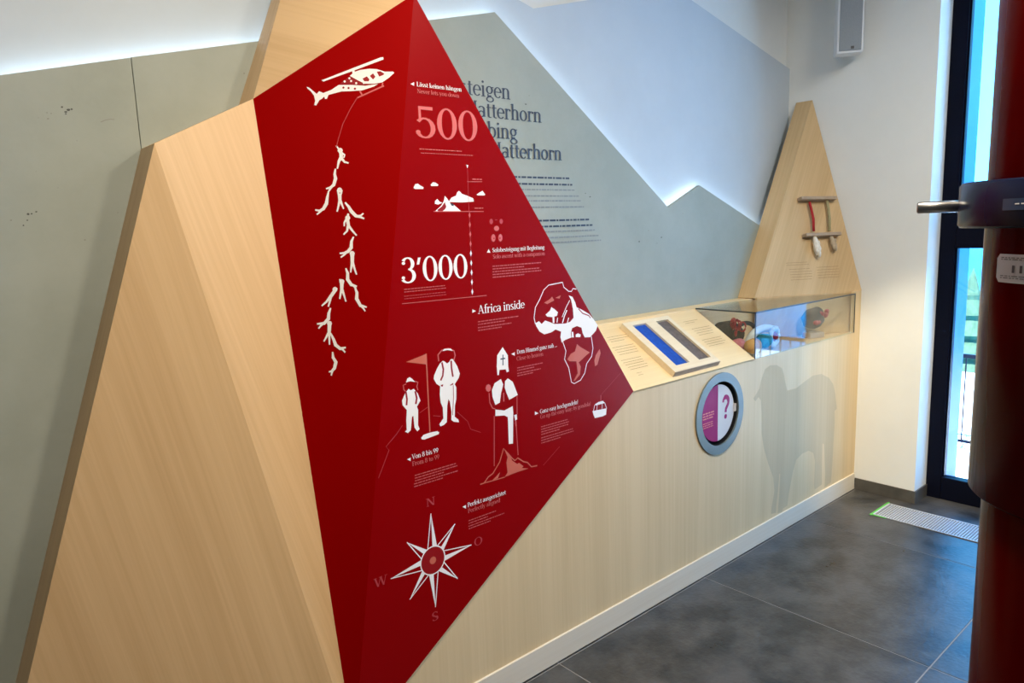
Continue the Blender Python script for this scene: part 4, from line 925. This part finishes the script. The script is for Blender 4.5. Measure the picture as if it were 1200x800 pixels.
for i in range(nseg + 1):
    t = i / nseg; a = a0 + (a1 - a0) * t; dd = min(t, 1 - t) * (a1 - a0) * RS; cut = 0 if dd >= rr else rr - math.sqrt(max(rr ** 2 - (rr - dd) ** 2, 0)); prof.append((a, cut))
V = [(CC.x + (RS + .0008) * math.cos(a), CC.y + (RS + .0008) * math.sin(a), zb + c_) for a, c_ in prof] + [(CC.x + (RS + .0008) * math.cos(a), CC.y + (RS + .0008) * math.sin(a), zt - c_) for a, c_ in prof]
lb.add(V, [(i, i + 1, nseg + 2 + i, nseg + 1 + i) for i in range(nseg)], 0, True)
sleeve = [o for o in rc.children if o.name.startswith('sleeve')][0]
lab = lb.build('sticker', M['label'], sleeve, 'white rounded sticker with small print')
R2 = RS + .0014; h_ = zt - zb; da = a1 - a0
for i, f_ in enumerate((.40, .56)): patch(R2, a0 + da * f_ * .95, a0 + da * (f_ * .95 + .05), zb + h_ * .36, zb + h_ * .62, 'sticker_icon', M['label_dk'], rc, 3)
for j, (zz, l_) in enumerate(((.86, .8), (.80, .7), (.22, .75), (.15, .6))):
    x = .12
    while x < l_:
        w_ = random.Random(j * 9 + int(x * 100)).uniform(.03, .12); patch(R2, a0 + da * x, a0 + da * min(x + w_, .9), zb + h_ * zz, zb + h_ * (zz + .035), 'sticker_line', M['p_grey'], rc, 2); x += w_ + .025
a0, zt = on_cyl(1176, 233, RC); _, zb = on_cyl(1176, 246.5, RC)
M['collar_lb'] = base_mat('collar_nameplate', (.02, .035, .09, 1), .25)
patch(RC + .0006, a0, a0 + .34, zb, zt, 'nameplate', M['collar_lb'], rc)
x = a0 + .09
for i in range(5): patch(RC + .001, x, x + .03, zb + (zt - zb) * .48, zb + (zt - zb) * .58, 'nameplate_line', M['label'], rc, 2); x += .042

# ================================================================== OUTSIDE THE WINDOW
MB().box((4.82, -9, -1.2), (13, 9, -.95)).build('terrace', M['snow'], label='pale terrace floor outside the window', cat='terrace')
rl = empty('terrace_railing', (8.6, 1, -.95), 'thin metal railing along the terrace outside the window', 'railing')
MB().box((8.58, -8.5, .07), (8.62, 8.5, .11)).build('handrail', M['frame'], rl)
MB().box((8.59, -8.5, -.87), (8.61, 8.5, -.84)).build('bottom_rail', M['frame'], rl)
e = MB()
bar0 = None
for i in range(120):
    y = -8.4 + i * .14
    if bar0 is None: bar0 = MB().box((8.594, y - .006, -.84), (8.606, y + .006, .07)).build('baluster', M['frame'], rl)
    else: c_ = bar0.copy(); COL.objects.link(c_); c_.location = (0, y + 8.4, 0)
# hillside
def hillside(name, x, w, h, seed, label, depth=14, base=-6):
    r_ = random.Random(seed); n, m = 36, 10; V = []; F = []
    hts = [h * (.55 + .25 * math.sin(i * .35 + seed) + .2 * math.sin(i * .9 + seed * 2) + .08 * r_.random()) for i in range(n + 1)]
    for j in range(m + 1):
        t = j / m
        for i in range(n + 1): V.append((x + depth * (1 - math.cos(t * 1.57)) + r_.uniform(-.4, .4), -w + 2 * w * i / n, base + (hts[i] - base) * math.sin(t * 1.57) + r_.uniform(-.3, .3)))
    for j in range(m):
        for i in range(n): a = j * (n + 1) + i; F.append((a, a + n + 1, a + n + 2, a + 1))
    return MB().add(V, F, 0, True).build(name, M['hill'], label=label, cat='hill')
hillside('haze_tinted_hill', 34, 55, 9, 2, 'wooded hillside tinted with blue haze beyond the terrace')
def conifer(loc, h, label):
    root = empty('conifer', loc, label, 'tree')
    MB().lathe([(.12 * h / 5, 0), (.05, h * .9)], loc, 8).build('trunk', M['bark'], root)
    prof = []
    for i in range(7):
        t = i / 7; prof += [(h * .24 * (1 - t) + .05, h * (.14 + t * .82)), (h * .13 * (1 - t) + .02, h * (.14 + (t + .11) * .82))]
    prof.append((.01, h)); MB().lathe(prof, loc, 12, smooth=False).build('crown', M['tree'], root)
conifer((18, 5.25, -3.3), 3.7, 'dark conifer beyond the terrace railing, seen through the lower pane')
